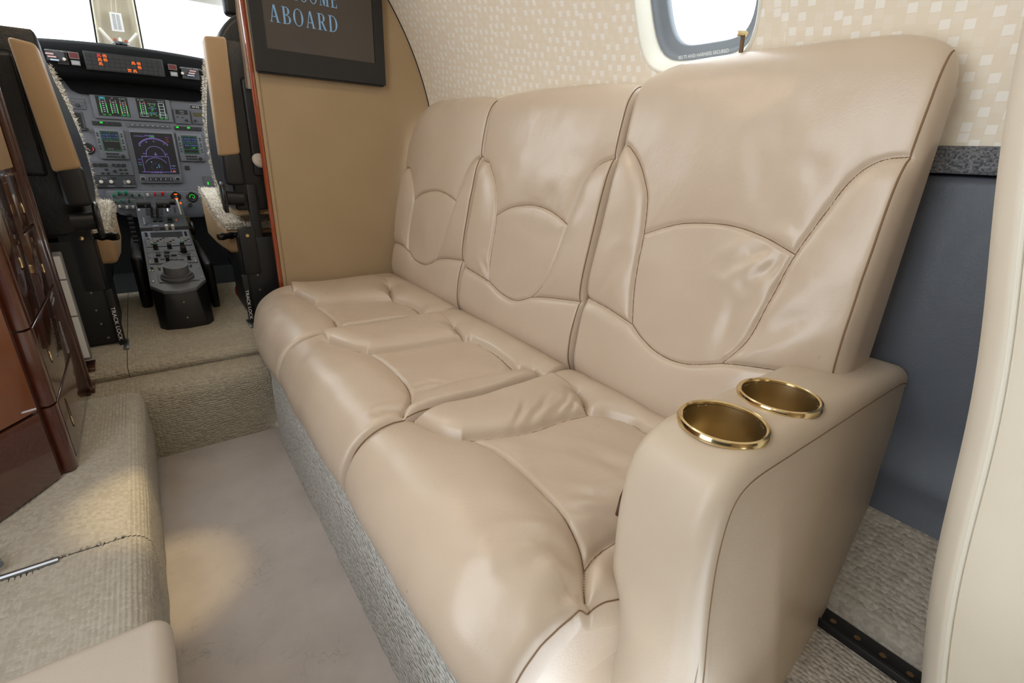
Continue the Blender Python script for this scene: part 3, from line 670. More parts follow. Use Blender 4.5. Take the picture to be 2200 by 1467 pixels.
s3 = seat_cushion(YG[2], YG[2] - 0.257, k4([(345, 112), (440, 168), (560, 205), (650, 222), (740, 262), (860, 350), (980, 460), (1080, 565), (1160, 665), (1215, 770), (1222, 860), (1245, 935), (1310, 1025), (1345, 1100)]),
    k4([(590, 207), (800, 190), (950, 160), (1100, 110), (1220, 80)]), k4([(1218, 775), (1300, 690), (1390, 635), (1500, 560), (1700, 440)]), k4([(1165, -10), (1200, 30), (1222, 80), (1330, 95), (1450, 130), (1525, 175), (1640, 240)]), seed=23,
    droop=lambda A, Q: np.clip(1 - (YG[2] - 0.257 - A) / 0.11, 0, 1) ** 1.7 * (0.036 + 0.042 * np.clip((0.475 - Q) / 0.10, 0, 1)),
    push=lambda A, Q: 0.020 * np.clip(1 - (YG[2] - 0.257 - A) / 0.11, 0, 1) ** 1.7 * np.clip((Q - 0.45) / 0.05, 0, 1),
    creases=[(k4([(1205, 780), (1050, 745), (900, 745), (780, 770)]), 0.003, 0.009), (k4([(1215, 800), (1050, 790), (940, 820), (830, 880)]), 0.003, 0.009), (k4([(1230, 890), (1130, 910), (1060, 980), (1010, 1090)]), 0.0032, 0.010),
             (k4([(900, 60), (880, 120), (830, 185)]), 0.0022, 0.005), (k4([(1020, 30), (980, 100), (900, 165)]), 0.0022, 0.005), (k4([(1120, 10), (1110, 60), (1020, 130)]), 0.0022, 0.005), (k4([(1160, 40), (1140, 80), (1080, 115)]), 0.002, 0.004),
             (k4([(1390, 480), (1250, 500), (1130, 480)]), 0.0015, 0.008), (k4([(1390, 585), (1250, 570), (1120, 568)]), 0.0018, 0.006), (k4([(1450, 380), (1300, 320), (1200, 280)]), 0.0015, 0.012),
             (k4([(1255, 960), (1260, 1080), (1260, 1190)]), 0.0025, 0.007), (k4([(1120, 1200), (1090, 1160), (1060, 1120)]), 0.0015, 0.005)])

for s_ in (s1, s2, s3):
    V = s_[1]; mm_ = V.shape[1]
    for row in (4, -5): G().tube([V[row, int(i)] for i in np.linspace(mm_ * 0.06, mm_ * 0.93, 110)], 0.0011, 5).build('piping', 'stitch', s_[0], smooth=True)
# leather end face of the last seat, below its stitched edge
G().prism([(0.228, 0.20), (0.240, 0.225), (0.260, 0.245), (0.33, 0.268), (0.45, 0.272), (0.45, 0.0), (0.225, 0.0), (0.226, 0.16)], 1, 0.2585, 0.36).build('end_panel', 'leather', s3[0], bevel=0.006, seg=3)
# carpeted plinth under the seats
pr = smooth_curve([(0.186, -0.002), (0.187, 0.08), (0.188, 0.18), (0.191, 0.245), (0.196, 0.262), (0.22, 0.265)], 0.01)
ys = np.r_[np.linspace(0.10, 1.335, 120), 1.335 + 0.02 * np.sin(np.linspace(0.1, PI / 2, 6))]; xo = np.r_[np.zeros(120), 0.02 * (1 - np.cos(np.linspace(0.1, PI / 2, 6)))]
ys = np.r_[ys, 1.356]; xo = np.r_[xo, 0.12]
P = np.stack([np.stack([x + xo, ys, np.full(len(ys), z)], 1) for x, z in pr]); P[:, :, 0] += 0.0012 * value_noise(P[:, :, 1] * 60, P[:, :, 2] * 60, 4)
grid_mesh('base', P, 'carpet_base', sofa)
box('base_gap_shade', (0.207, 0.32, 1.34, 1.411, 0.0, 0.235), 'dark_void', sofa)  # near-black block puts shade into the gap between base and step
box('plinth_core', (0.215, 0.86, 0.33, 1.62, 0.0, 0.225), 'dark_void', sofa)
# upholstered frame behind the back cushions
# armrest: padded cap wrapped over a flat side
AY0, AY1 = 0.172, 0.286
ARM = Profile([(0.880, 0.521), (0.845, 0.528), (0.75, 0.530), (0.60, 0.530), (0.50, 0.530), (0.445, 0.5295), (0.414, 0.523), (0.391, 0.507), (0.377, 0.480), (0.370, 0.430), (0.372, 0.36), (0.380, 0.26), (0.384, 0.16), (0.386, 0.02)], 0.003)
if ARM.n[len(ARM.n) // 3][1] < 0: ARM.flip()
cups = [(0.4690, 0.231), (0.5875, 0.2285)]
def arm_cap():
    w = AY1 - AY0; r = 0.020; arc = np.linspace(0, PI / 2, 8); na = 44
    pos = np.r_[r - r * np.sin(arc[::-1]), np.linspace(r, w - r, na)[1:-1], w - r + r * np.sin(arc)]; drop = np.r_[r - r * np.cos(arc[::-1]), np.zeros(na - 2), r - r * np.cos(arc)]
    pos = np.r_[0, pos, w]; drop = np.r_[0.055, drop, 0.028]
    X = ARM.p[:, 0][None] - ARM.n[:, 0][None] * drop[:, None]; Z = ARM.p[:, 1][None] - ARM.n[:, 1][None] * drop[:, None]
    flare = np.interp(X, [0.37, 0.40, 0.50, 0.66, 0.87], [0.012, 0.02, 0.060, 0.045, 0.022]) * np.clip((0.50 - Z) / 0.29, 0, 1.2)
    Yv = AY1 - pos[:, None] - flare * np.clip(pos / w, 0, 1)[:, None] ** 2
    V = np.stack([X, Yv, Z], -1); n, k = X.shape; idx = np.arange(n * k).reshape(n, k)
    F = np.stack([idx[:-1, :-1], idx[:-1, 1:], idx[1:, 1:], idx[1:, :-1]], -1).reshape(-1, 4); VV = V.reshape(-1, 3); ctr = VV[F].mean(1)
    keep = np.ones(len(F), bool)
    for cx, cy in cups: keep &= ~((np.hypot(ctr[:, 0] - cx, ctr[:, 1] - cy) < 0.0435) & (ctr[:, 2] > 0.50))
    F = F[keep]; return mesh_obj('armrest', VV, F[:, ::-1], 'leather_arm', sofa, True)
arm = arm_cap()
def flat_side(inner, name, material):
    off = 0.028 if inner else 0.0225; n = len(ARM.p); P0 = ARM.p - ARM.n * off; ring = [(x, z) for x, z in P0[::3]]
    V = []; F = []; rows = 26
    for x, z in ring:
        zb = 0.16 if x < 0.66 else 0.16 + (x - 0.66) * 0.45
        for k in range(rows + 1):
            zz = z + (min(zb, z - 0.001) - z) * k / rows
            if inner: y = AY1 - 0.0
            else:
                fl_ = np.interp(x, [0.37, 0.40, 0.50, 0.66, 0.87], [0.012, 0.02, 0.060, 0.045, 0.022]) * np.clip((0.50 - zz) / 0.29, 0, 1.2); y = AY0 - fl_ + 0.001
            V.append((x, y, zz))
    for i in range(len(ring) - 1):
        for k in range(rows): a = i * (rows + 1) + k; F.append((a, a + 1, a + rows + 2, a + rows + 1))
    return mesh_obj(name, V, F, material, arm, True)
flat_side(False, 'side_panel', 'leather_arm'); flat_side(True, 'inner_panel', 'leather_arm')
sp = [(x, AY0 - np.interp(x, [0.37, 0.40, 0.50, 0.66, 0.87], [0.012, 0.02, 0.060, 0.045, 0.022]) * np.clip((0.50 - z) / 0.29, 0, 1.2) + 0.0005, z) for x, z in (ARM.p - ARM.n * 0.0225)[::4]]
G().tube(sp, 0.0013, 5).build('seam', 'stitch', arm, smooth=True)
for cx, cy in cups:
    G().lathe([(0.0425, 0.002), (0.0430, 0.0045), (0.0450, 0.0058), (0.0475, 0.0050), (0.0490, 0.0015), (0.0485, -0.002), (0.0425, -0.002)], (cx, cy, 0.530), seg=64).build('cup_rim', 'brass', arm, smooth=True)
    G().lathe([(0.0428, 0.001), (0.0415, -0.012), (0.0400, -0.035), (0.0385, -0.047), (0.034, -0.051), (0.0, -0.0515)], (cx, cy, 0.530), seg=64).build('cup_holder', 'brass_dark', arm, smooth=True)
# dark tab tucked between armrest and seat
G().prism([(0.392, 0.450), (0.384, 0.43), (0.380, 0.405), (0.384, 0.405), (0.389, 0.43), (0.396, 0.450)], 1, AY1 - 0.002, AY1 + 0.003).build('armrest_tab', 'mahogany', arm, bevel=0.001)

# ---------------------------------------------------------------- monitor on the partition
mon = thing('monitor', (0.50, YP - 0.02, 0.978), 'black framed monitor on the tan partition greeting passengers in pale blue letters', 'monitor')
MX0, MX1, MZ0, MZ1 = 0.316, 0.689, 0.980, 1.330; SX0, SX1, SZ0, SZ1 = 0.350, 0.658, 1.038, 1.300; YM = YP - 0.026
g = G()
g.box(MX0, SX0, YM, YP - 0.001, MZ0, MZ1); g.box(SX1, MX1, YM, YP - 0.001, MZ0, MZ1); g.box(SX0, SX1, YM, YP - 0.001, MZ0, SZ0); g.box(SX0, SX1, YM, YP - 0.001, SZ1, MZ1)
g.build('bezel', 'black_plastic', mon)
box('housing', (MX0 + 0.004, MX1 - 0.004, YM + 0.006, YP - 0.0005, MZ0 - 0.004, MZ1 + 0.003), 'black_paint', mon)
scr = box('screen', (SX0 + 0.0005, SX1 - 0.0005, YM + 0.004, YM + 0.010, SZ0 + 0.0005, SZ1 - 0.0005), 'screen_brown', mon)
# serif capitals built from stems, diagonals and bowls (unit height)
def glyph(ch):
    S = []; W = 0.6
    def rect(x0, x1, y0, y1): S.append([(x0, y0), (x1, y0), (x1, y1), (x0, y1)])
    def para(xa, ya, xb, yb, w): S.append([(xa, ya), (xa + w, ya), (xb + w, yb), (xb, yb)])
    def bowl(cx, cy, rx, ry, a0, a1, thick, thin):
        N = 22; last = None
        for i in range(N + 1):
            a = a0 + (a1 - a0) * i / N; t = thin + (thick - thin) * abs(math.cos(a)) ** 1.4; c, s = math.cos(a), math.sin(a)
            cur = ((cx + rx * c, cy + ry * s), (cx + (rx - t) * c, cy + (ry - thin) * s))
            if last: S.append([last[0], cur[0], cur[1], last[1]])
            last = cur
    T, t, sr = 0.135, 0.045, 0.035
    if ch == 'A':
        W = 0.72; para(0.06, 0, 0.30, 1, 0.055); para(0.50, 0, 0.29, 1, 0.13); rect(0.17, 0.52, 0.30, 0.345); rect(0.0, 0.21, 0, sr); rect(0.44, 0.72, 0, sr)
    elif ch == 'B':
        W = 0.62; rect(0.08, 0.08 + T, 0, 1); rect(0, 0.30, 0, sr); rect(0, 0.30, 1 - sr, 1); rect(0.1, 0.30, 0.51, 0.55)
        bowl(0.28, 0.765, 0.26, 0.235, -PI / 2, PI / 2, T, t); bowl(0.29, 0.265, 0.31, 0.265, -PI / 2, PI / 2, T, t)
    elif ch == 'O': W = 0.74; bowl(0.37, 0.5, 0.36, 0.52, 0, 2 * PI, T, t)
    elif ch == 'C': W = 0.66; bowl(0.37, 0.5, 0.36, 0.52, 0.7, 2 * PI - 0.7, T, t); rect(0.60, 0.64, 0.62, 0.98)
    elif ch == 'D': W = 0.70; rect(0.08, 0.08 + T, 0, 1); rect(0, 0.32, 0, sr); rect(0, 0.32, 1 - sr, 1); bowl(0.27, 0.5, 0.41, 0.5, -PI / 2, PI / 2, T, t)
    elif ch == 'R':
        W = 0.68; rect(0.08, 0.08 + T, 0, 1); rect(0, 0.30, 0, sr); rect(0, 0.28, 1 - sr, 1); rect(0.1, 0.30, 0.46, 0.505); bowl(0.28, 0.735, 0.28, 0.265, -PI / 2, PI / 2, T, t); para(0.50, 0, 0.28, 0.48, 0.14); rect(0.48, 0.68, 0, sr)
    elif ch in 'EL':
        W = 0.56; rect(0.08, 0.08 + T, 0, 1); rect(0, 0.54, 0, sr + 0.01); rect(0.49, 0.54, 0, 0.22); rect(0, 0.28, 1 - sr, 1)
        if ch == 'E': rect(0, 0.50, 1 - sr, 1); rect(0.455, 0.50, 0.82, 1); rect(0.1, 0.38, 0.49, 0.53); rect(0.345, 0.385, 0.42, 0.60)
    elif ch == 'M':
        W = 0.86; rect(0.09, 0.135, 0, 1); rect(0.64, 0.64 + T, 0, 1); para(0.37, 0.02, 0.10, 1, 0.13); para(0.40, 0.02, 0.65, 1, 0.045); rect(0, 0.23, 0, sr); rect(0.55, 0.86, 0, sr); rect(0, 0.2, 1 - sr, 1); rect(0.66, 0.86, 1 - sr, 1)
    elif ch == 'W':
        W = 1.0; para(0.24, 0, 0.06, 1, 0.13); para(0.27, 0, 0.43, 0.95, 0.05); para(0.60, 0, 0.42, 1, 0.13); para(0.63, 0, 0.82, 1, 0.05); rect(0, 0.26, 1 - sr, 1); rect(0.36, 0.6, 1 - sr, 1); rect(0.74, 0.96, 1 - sr, 1)
    return S, W
def serif_line(text, x0, x1, z0, h, y, material, parent, name='lettering'):
    adv = 0.0; items = []
    for ch in text: S, W = glyph(ch); items.append((S, adv)); adv += W + 0.16
    adv -= 0.16; k = (x1 - x0) / adv; g = G()
    for S, a in items:
        for q in S: g.add([(x0 + (a + px) * k, y, z0 + pz * h) for px, pz in q], [tuple(range(len(q)))])
    return g.build(name, material, parent)
serif_line('ABOARD', 0.366, 0.550, 1.104, 0.041, YM + 0.0032, 'glow_title', scr)
serif_line('WELCOME', 0.366, 0.553, 1.165, 0.041, YM + 0.0032, 'glow_title', scr)

# ---------------------------------------------------------------- wooden cabinet left of the aisle
XC = -0.205
cab = thing('cabinet', (-0.35, 1.25, ZF), 'tall glossy mahogany cabinet with flush brass latches beside the aisle', 'cabinet')
plan = [(-0.62, 0.535), (-0.224, 1.086), (XC - 0.004, 1.115), (XC, 1.50), (-0.62, 1.50)]
G().prism(plan, 2, ZF - 0.01, 1.12).build('body', 'mahogany', cab, smooth=True)
# proud faces toward the aisle: drawers, doors, corner posts
def face(name, y0, y1, z0, z1, material='mahogany', latch=None, t=0.006):
    d = box(name, (XC - 0.002, XC + t, y0, y1, z0, z1), material, cab, bevel=0.0025, seg=3)
    if latch:
        ly, lz = latch; h = 0.038; xx = XC + t
        ringp = [(xx + 0.0006, ly + 0.0068 * math.cos(a), lz + h * 0.82 * math.sin(a)) for a in np.linspace(0, 2 * PI, 33)]
        G().tube(ringp, 0.0005, 6, caps=False).build('latch_ring', 'latch_dark', d, smooth=True)
        G().lathe([(0.0, -0.010), (0.0022, -0.009), (0.0026, 0.0), (0.0016, 0.008), (0.0, 0.010)], (xx + 0.0004, ly, lz - h * 0.45), seg=14).build('latch_tab', 'brass', d, smooth=True)
    return d
g_ = 0.0025
face('drawer', 1.303, 1.440, 0.617 + g_, 0.722, latch=(1.360, 0.675))
face('drawer', 1.303, 1.440, 0.484 + g_, 0.617 - g_, latch=(1.372, 0.552))
face('door', 1.122, 1.300, 0.484 + g_, 0.722, latch=(1.190, 0.600))
face('door', 1.122, 1.440, 0.340 + g_, 0.484 - g_, latch=(1.178, 0.425))
face('drawer', 1.122, 1.440, 0.215, 0.340 - g_, latch=(1.180, 0.285))
box('upper_panel', (XC - 0.002, XC + 0.003, 1.122, 1.425, 0.730, 1.10), 'leather_tan', cab, bevel=0.002)
# corner post between the aisle face and the angled end, split where the drawers split
def post(z0, z1):
    o = [(XC - 0.012 + 0.018 * math.cos(a), 1.112 + 0.024 * math.sin(a)) for a in np.linspace(-1.0, 0.38, 8)]; i = [(XC - 0.03, 1.119), (XC - 0.03, 1.095)]
    G().prism(o + i, 2, z0, z1).build('corner_post', 'mahogany_post', cab, smooth=True)
for z0, z1 in ((0.205, 0.340), (0.344, 0.484), (0.488, 1.10)): post(z0, z1)
# angled end: lighter panel and a darker lower panel
def end_panel(z0, z1, material, name):
    a = np.array([-0.2235, 1.084]); b = np.array([-0.60, 0.561]); d = (b - a) / np.linalg.norm(b - a); nn = np.array([-d[1], d[0]]);
    if nn[0] < 0: nn = -nn
    o = 0.006; pts = [a + d * 0.002, b, b + nn * o, a + d * 0.002 + nn * o]
    return G().prism([tuple(p) for p in pts], 2, z0, z1).build(name, material, cab, bevel=0.002)
end_panel(0.345, 1.10, 'mahogany_light', 'end_panel'); end_panel(0.205, 0.340, 'mahogany_post', 'lower_panel')
# ridged moulding at the forward edge
for k, (y0, y1, dx) in enumerate(((1.446, 1.462, 0.010), (1.464, 1.476, 0.014), (1.478, 1.500, 0.008))):
    box('moulding', (XC - 0.01, XC + dx, y0, y1, ZF + 0.001, 1.12), 'mahogany', cab, bevel=0.003)
box('moulding_foot', (XC - 0.02, XC + 0.018, 1.455, 1.512, ZF + 0.001, ZF + 0.020), 'mahogany', cab, bevel=0.004)
# small white placard lines on the drawer
for k in range(2):
    g = G()
    for j in range(7): g.box(XC + 0.0058, XC + 0.0063, 1.352 + j * 0.0062, 1.3565 + j * 0.0062, 0.458 + 0.012 * k + 0.0006 * j, 0.464 + 0.012 * k + 0.0006 * j)
    g.build('placard_line', 'decal_grey', cab)
g = G()
for j in range(12): g.box(XC + 0.0058, XC + 0.0062, 1.365, 1.368, 0.345 + j * 0.0062, 0.349 + j * 0.0062); g.box(XC + 0.0058, XC + 0.0062, 1.371, 1.374, 0.345 + j * 0.0062, 0.349 + j * 0.0062)
g.build('placard_line', 'decal_grey', cab)
# wooden pocket with a grey and white binder, forward of the cabinet
pk = thing('document_pocket', (-0.21, 1.56, ZF), 'narrow wooden pocket on the cabinet edge holding a binder', 'pocket')
box('pocket_side', (-0.222, -0.214, 1.52, 1.58, 0.24, 0.80), 'mahogany', pk, bevel=0.002); box('pocket_edge', (-0.222, -0.210, 1.518, 1.526, 0.245, 0.56), 'mahogany', pk, bevel=0.002)
box('pocket_base', (-0.222, -0.183, 1.52, 1.58, 0.236, 0.246), 'mahogany', pk, bevel=0.002)
bi = thing('binder', (-0.19, 1.6, 0.248), 'grey binder with a white spine label standing in the wooden pocket', 'binder')
box('cover', (-0.2030, -0.1850, 1.536, 1.562, 0.262, 0.535), 'grey_binder', bi, bevel=0.003)
for (z0, z1) in ((0.270, 0.378), (0.382, 0.470), (0.474, 0.528)): box('spine_label', (-0.2005, -0.1875, 1.5345, 1.537, z0, z1), 'white_paint', bi)
# rail and lever at the end of the ledge carpet
rl = thing('floor_rail', (-0.3, 0.837, ZF), 'bare metal rail showing between two pieces of ledge carpet', 'rail')
G().tube([(-0.52, 0.8375, ZF + 0.002), (-0.205, 0.8375, ZF + 0.002)], 0.005, 10).build('rail', 'steel', rl, smooth=True); box('channel', (-0.52, -0.195, 0.828, 0.8425, ZF - 0.02, ZF - 0.001), 'black_paint', rl)
lv = thing('lever', (-0.285, 0.86, ZF), 'grey metal lever end beside the frayed ledge carpet', 'lever')
G().tube([(-0.300, 0.88, ZF + 0.018), (-0.279, 0.872, ZF + 0.020), (-0.268, 0.850, ZF + 0.016)], [0.008, 0.0075, 0.006], 10).build('handle', 'seal_grey', lv, smooth=True)
box('foot', (-0.306, -0.296, 0.872, 0.888, ZF, ZF + 0.016), 'seal_grey', lv, bevel=0.002)
# frayed tufts along the cut edge of the ledge carpet
fg = G()
for k in range(16):
    x = -0.225 + 0.10 * random.random(); y = 0.841; p0 = Vector((x, y + 0.003, ZF + 0.002)); p1 = p0 + Vector((random.uniform(-.006, .006), -random.uniform(.001, .005), random.uniform(-.004, .004)))
    fg.tube([p0, (p0 + p1) / 2 + Vector((0, 0, .003)), p1], [0.002, 0.0016, 0.0005], 5)
o = fg.build('carpet_fray', 'carpet_loop', smooth=True); tag(o, 'frayed yarn ends along the cut edge of the ledge carpet', 'yarn', kind='stuff')

# ---------------------------------------------------------------- seats near the camera
# pale leather seat at the lower left corner of the view
fs = thing('footstool', (-0.25, 0.40, ZF), 'smooth pale leather padded seat edge on the ledge next to the aisle', 'seat')
def pad(x0, x1, y0, y1, z0, z1, r, name, material, parent):
    bm = bmesh.new(); bmesh.ops.create_cube(bm, size=1.0)
    for v in bm.verts: v.co = Vector((x0 + (v.co.x + .5) * (x1 - x0), y0 + (v.co.y + .5) * (y1 - y0), z0 + (v.co.z + .5) * (z1 - z0)))
    bmesh.ops.bevel(bm, geom=list(bm.edges), offset=r, segments=6, profile=0.5, affect='EDGES', clamp_overlap=True)
    me = bpy.data.meshes.new(name); bm.to_mesh(me); bm.free(); me.polygons.foreach_set('use_smooth', [True] * len(me.polygons)); me.materials.append(MATS[material])
    return link(bpy.data.objects.new(name, me), parent)
pad(-0.50, -0.071, 0.20, 0.600, ZF + 0.002, 0.252, 0.022, 'cushion', 'leather_pale', fs)
# cream seat whose back leans in at the right border of the view
cs = thing('club_seat', (0.80, -0.1, ZF), 'cream leather seat back leaning in beside the sofa armrest at the picture edge', 'seat')
P0 = np.array(on_x(1956, 1467, 0.60)); P1 = np.array(on_x(2184, 0, 0.60)); T = (P1 - P0) / np.linalg.norm(P1 - P0); Nn = np.array([0, T[2], -T[1]])
L = np.linalg.norm(P1 - P0); sec = []
G1 = []; Nsec = 28
wdt = 0.16
for s_ in np.linspace(-0.10, 1.12, 50):
    base = P0 + T * L * s_ + np.array([0, 0.004 * math.sin(s_ * 9), 0]); row = []
    prof_ = [(0.22, 0.0), (0.05, 0.0), (0.028, -0.003), (0.012, -0.012), (0.003, -0.020), (-0.002, -0.0255), (0.0015, -0.0285), (0.0, -0.032), (-0.006, -0.045), (-0.007, -0.08), (-0.004, -0.14), (0.02, -0.16), (0.22, -0.165)]
    for dx, dn in prof_: row.append(base + np.array([dx, 0, 0]) + Nn * dn)
    G1.append(row)
G1 = np.array(G1); o = grid_mesh('backrest', G1, 'cream_seat', cs)
G().tube([P0 + T * L * s_ + np.array([-0.001, 0.004 * math.sin(s_ * 9), 0]) + Nn * -0.0275 for s_ in np.linspace(-0.1, 1.12, 60)], 0.0022, 8).build('piping', 'cream_plastic', o, smooth=True)
pad(0.70, 0.85, -0.62, 0.0, ZF + 0.002, 0.40, 0.03, 'seat', 'cream_seat', cs)

# ---------------------------------------------------------------- cockpit: instrument panel
YI = 2.75
ip = thing('instrument_panel', (0.045, YI, 0.50), 'grey cockpit instrument panel with lit green and violet displays under a black glareshield', 'instrument panel')
def xz(x, y, Y=YI): p = on_y(x, y, Y); return p[0], p[2]
def plate(name, TL, BR, t, material, parent=ip, Y=YI, bevel=0.0, seg=1):
    x0, z1 = xz(*TL, Y); x1, z0 = xz(*BR, Y)
    return box(name, (x0, x1, Y - t, Y + 0.001, z0, z1), material, parent, bevel=bevel, seg=seg)
def knob(name, x, y, r, h, material, parent=ip, Y=YI, seg=16, flange=0.0):
    X, Z = xz(x, y, Y); pr = [(r, 0.0), (r * 0.95, h * 0.8), (r * 0.8, h), (0, h)]
    if flange: pr = [(r * flange, 0), (r * flange, h * 0.18), (r, h * 0.2)] + pr[1:]
    return G().lathe(pr, (X, Y, Z), (0, -1, 0), seg).build(name, material, parent, smooth=True)
_tx = {}
def text_mesh(s):
    if s not in _tx:
        c = bpy.data.curves.new('t', 'FONT'); c.body = s; c.size = 1.0; o = bpy.data.objects.new('t', c); COL.objects.link(o)
        bpy.context.view_layer.update(); me = bpy.data.meshes.new_from_object(o.evaluated_get(bpy.context.evaluated_depsgraph_get()))
        V = np.array([v.co[:2] for v in me.vertices]); F = [tuple(p.vertices) for p in me.polygons]
        bpy.data.objects.remove(o); bpy.data.curves.remove(c); bpy.data.meshes.remove(me); V = V - V.min(0); _tx[s] = (V, F)
    return _tx[s]
class Ink:
    """flat marks on a vertical display: u right, v down, both 0..1"""
    def __init__(s, X0, X1, Z0, Z1, Y): s.b = (X0, X1, Z0, Z1); s.Y = Y; s.g = {}
    def pt(s, u, v): X0, X1, Z0, Z1 = s.b; return (X0 + (X1 - X0) * u, s.Y, Z1 - (Z1 - Z0) * v)
    def poly(s, c, pts): s.g.setdefault(c, G()).add([s.pt(*p) for p in pts], [tuple(range(len(pts)))])
    def rect(s, c, u0, v0, u1, v1): s.poly(c, [(u0, v0), (u1, v0), (u1, v1), (u0, v1)])
    def line(s, c, pts, w=0.008):
        X0, X1, Z0, Z1 = s.b; asp = (X1 - X0) / (Z1 - Z0)
        for (a, b), (e, f) in zip(pts[:-1], pts[1:]):
            dx, dy = (e - a) * asp, f - b; L = math.hypot(dx, dy) or 1; nx, ny = -dy / L * w / 2 / asp, dx / L * w / 2
            s.poly(c, [(a + nx, b + ny), (e + nx, f + ny), (e - nx, f - ny), (a - nx, b - ny)])
    def frame(s, c, u0, v0, u1, v1, w=0.008): s.line(c, [(u0, v0), (u1, v0), (u1, v1), (u0, v1), (u0, v0)], w)
    def arc(s, c, cu, cv, r, a0, a1, w=0.008, n=28):
        X0, X1, Z0, Z1 = s.b; asp = (X1 - X0) / (Z1 - Z0)
        s.line(c, [(cu + r / asp * math.cos(a0 + (a1 - a0) * i / n), cv - r * math.sin(a0 + (a1 - a0) * i / n)) for i in range(n + 1)], w)
    def text(s, c, t, u, v, h, stretch=1.0):
        X0, X1, Z0, Z1 = s.b; asp = (X1 - X0) / (Z1 - Z0); V, F = text_mesh(t); k = h / 0.72
        s.g.setdefault(c, G()).add([s.pt(u + x * k / asp * stretch, v - y * k) for x, y in V], F)
    def build(s, parent, name='display_graphics'):
        for c, g in s.g.items(): g.build(name, c, parent)
def screen(TL, BR, Y, parent, material='screen_black'):
    x0, z1 = xz(*TL, Y); x1, z0 = xz(*BR, Y)
    o = box('screen', (x0, x1, Y - 0.0012, Y + 0.0008, z0, z1), material, parent); return o, Ink(x0, x1, z0, z1, Y - 0.0018)

# main panel plate, lower edge
G().prism([(-0.45, 0.535), (0.50, 0.535), (0.50, 1.06), (-0.45, 1.06)], 1, YI, YI + 0.02).build('panel', 'panel_grey', ip)
# glareshield: black hood curving over the panel, annunciator strip on its aft face
hood = [(YI + 0.06, 0.985), (YI - 0.085, 1.000), (YI - 0.105, 1.018), (YI - 0.112, 1.05), (YI - 0.112, 1.090), (YI - 0.10, 1.112), (YI - 0.05, 1.128), (YI + 0.2, 1.140), (YI + 0.3, 1.12), (YI + 0.1, 1.02)]
V = []; F = []; NX = 25; K = len(hood)
for i in range(NX):
    x = -0.40 + 0.80 * i / (NX - 1) + 0.045; u = (x - 0.045) / 0.40; sag = -0.020 * u * u
    V += [(x, y + 0.03 * u * u, z + sag) for y, z in hood]
F = [(i * K + k, i * K + (k + 1) % K, (i + 1) * K + (k + 1) % K, (i + 1) * K + k) for i in range(NX - 1) for k in range(K)]
F += [tuple(range(K)), tuple((NX - 1) * K + k for k in range(K))]
G().add(V, F).build('glareshield', 'hood_black', ip, smooth=True, angle=50)
# recessed black face under the hood
x0, z1 = xz(140, 150, YI - 0.02); x1, z0 = xz(430, 212, YI - 0.02)
G().prism([(-0.19, 1.03), (0.30, 1.03), (0.282, 0.955), (0.262, 0.948), (-0.135, 0.945), (-0.155, 0.955)], 1, YI - 0.015, YI + 0.002).build('hood_liner', 'hood_black', ip, bevel=0.003)
YA = YI - 0.118
ax0, az1 = xz(176, 108, YA); ax1, az0 = xz(356, 166, YA)
ann = box('annunciator_panel', (ax0, ax1, YA, YA + 0.02, az0, az1), 'black_paint', ip, bevel=0.002)
NC, NR = 14, 4; cw = (ax1 - ax0 - 0.008) / NC; rh = (az1 - az0 - 0.008) / NR
lit = {(0, 2): 'glow_red', (0, 3): 'glow_amber', (1, 2): 'glow_amber', (1, 3): 'glow_amber', (2, 2): 'glow_amber', (1, 8): 'glow_amber', (1, 9): 'glow_amber', (2, 9): 'glow_amber', (3, 7): 'glow_amber', (3, 8): 'glow_amber'}
for r_ in range(NR):
    for c in range(NC):
        X = ax0 + 0.004 + c * cw; Z = az1 - 0.004 - (r_ + 1) * rh
        d = box('caption_cell', (X + 0.0006, X + cw - 0.0006, YA - 0.0015, YA + 0.002, Z + 0.0006, Z + rh - 0.0006), 'key_dark', ann)
        if (r_, c) in lit:
            ik = Ink(X, X + cw, Z, Z + rh, YA - 0.0020); m__ = lit[(r_, c)]
            for q in range(3): 
                w_ = [0.30, 0.38, 0.26][(q + c) % 3]; ik.rect(m__, 0.5 - w_, 0.12 + q * 0.28, 0.5 + (w_ if q < 2 else -0.05), 0.12 + q * 0.28 + 0.19)
                if q == 2: ik.rect(m__, 0.58, 0.68, 0.58 + w_ * 0.8, 0.87)
            ik.build(d, 'lit_caption')
def reverser(px, flip):
    """thrust reverser lights, master warning and caution buttons at each end of the strip"""
    k = -1 if flip else 1
    o = plate('reverser_panel', px[0], px[1], 0.004, 'panel_dark', Y=YA, bevel=0.001); return o
rv = plate('reverser_panel', (117, 108), (150, 140), 0.003, 'black_paint', Y=YA + 0.01)
for (a, b, mt) in (((97, 112.5), (115.5, 118), 'pink_lens'), ((102, 119), (121.5, 124.5), 'pink_lens'), ((108, 126), (127.5, 131.5), 'blue_lens')): plate('indicator_lens', a, b, 0.006, mt, Y=YA)
for (a, b, mt) in (((407, 151), (421, 155), 'pink_lens'), ((405, 155.5), (419, 160), 'pink_lens'), ((402.5, 160.5), (417.5, 164.5), 'blue_lens')): plate('indicator_lens', a, b, 0.006, mt, Y=YA)
knob('push_knob', 138.5, 127.5, 0.0055, 0.010, 'knob_beige', Y=YA); knob('push_knob', 392, 157.5, 0.0055, 0.010, 'knob_beige', Y=YA)
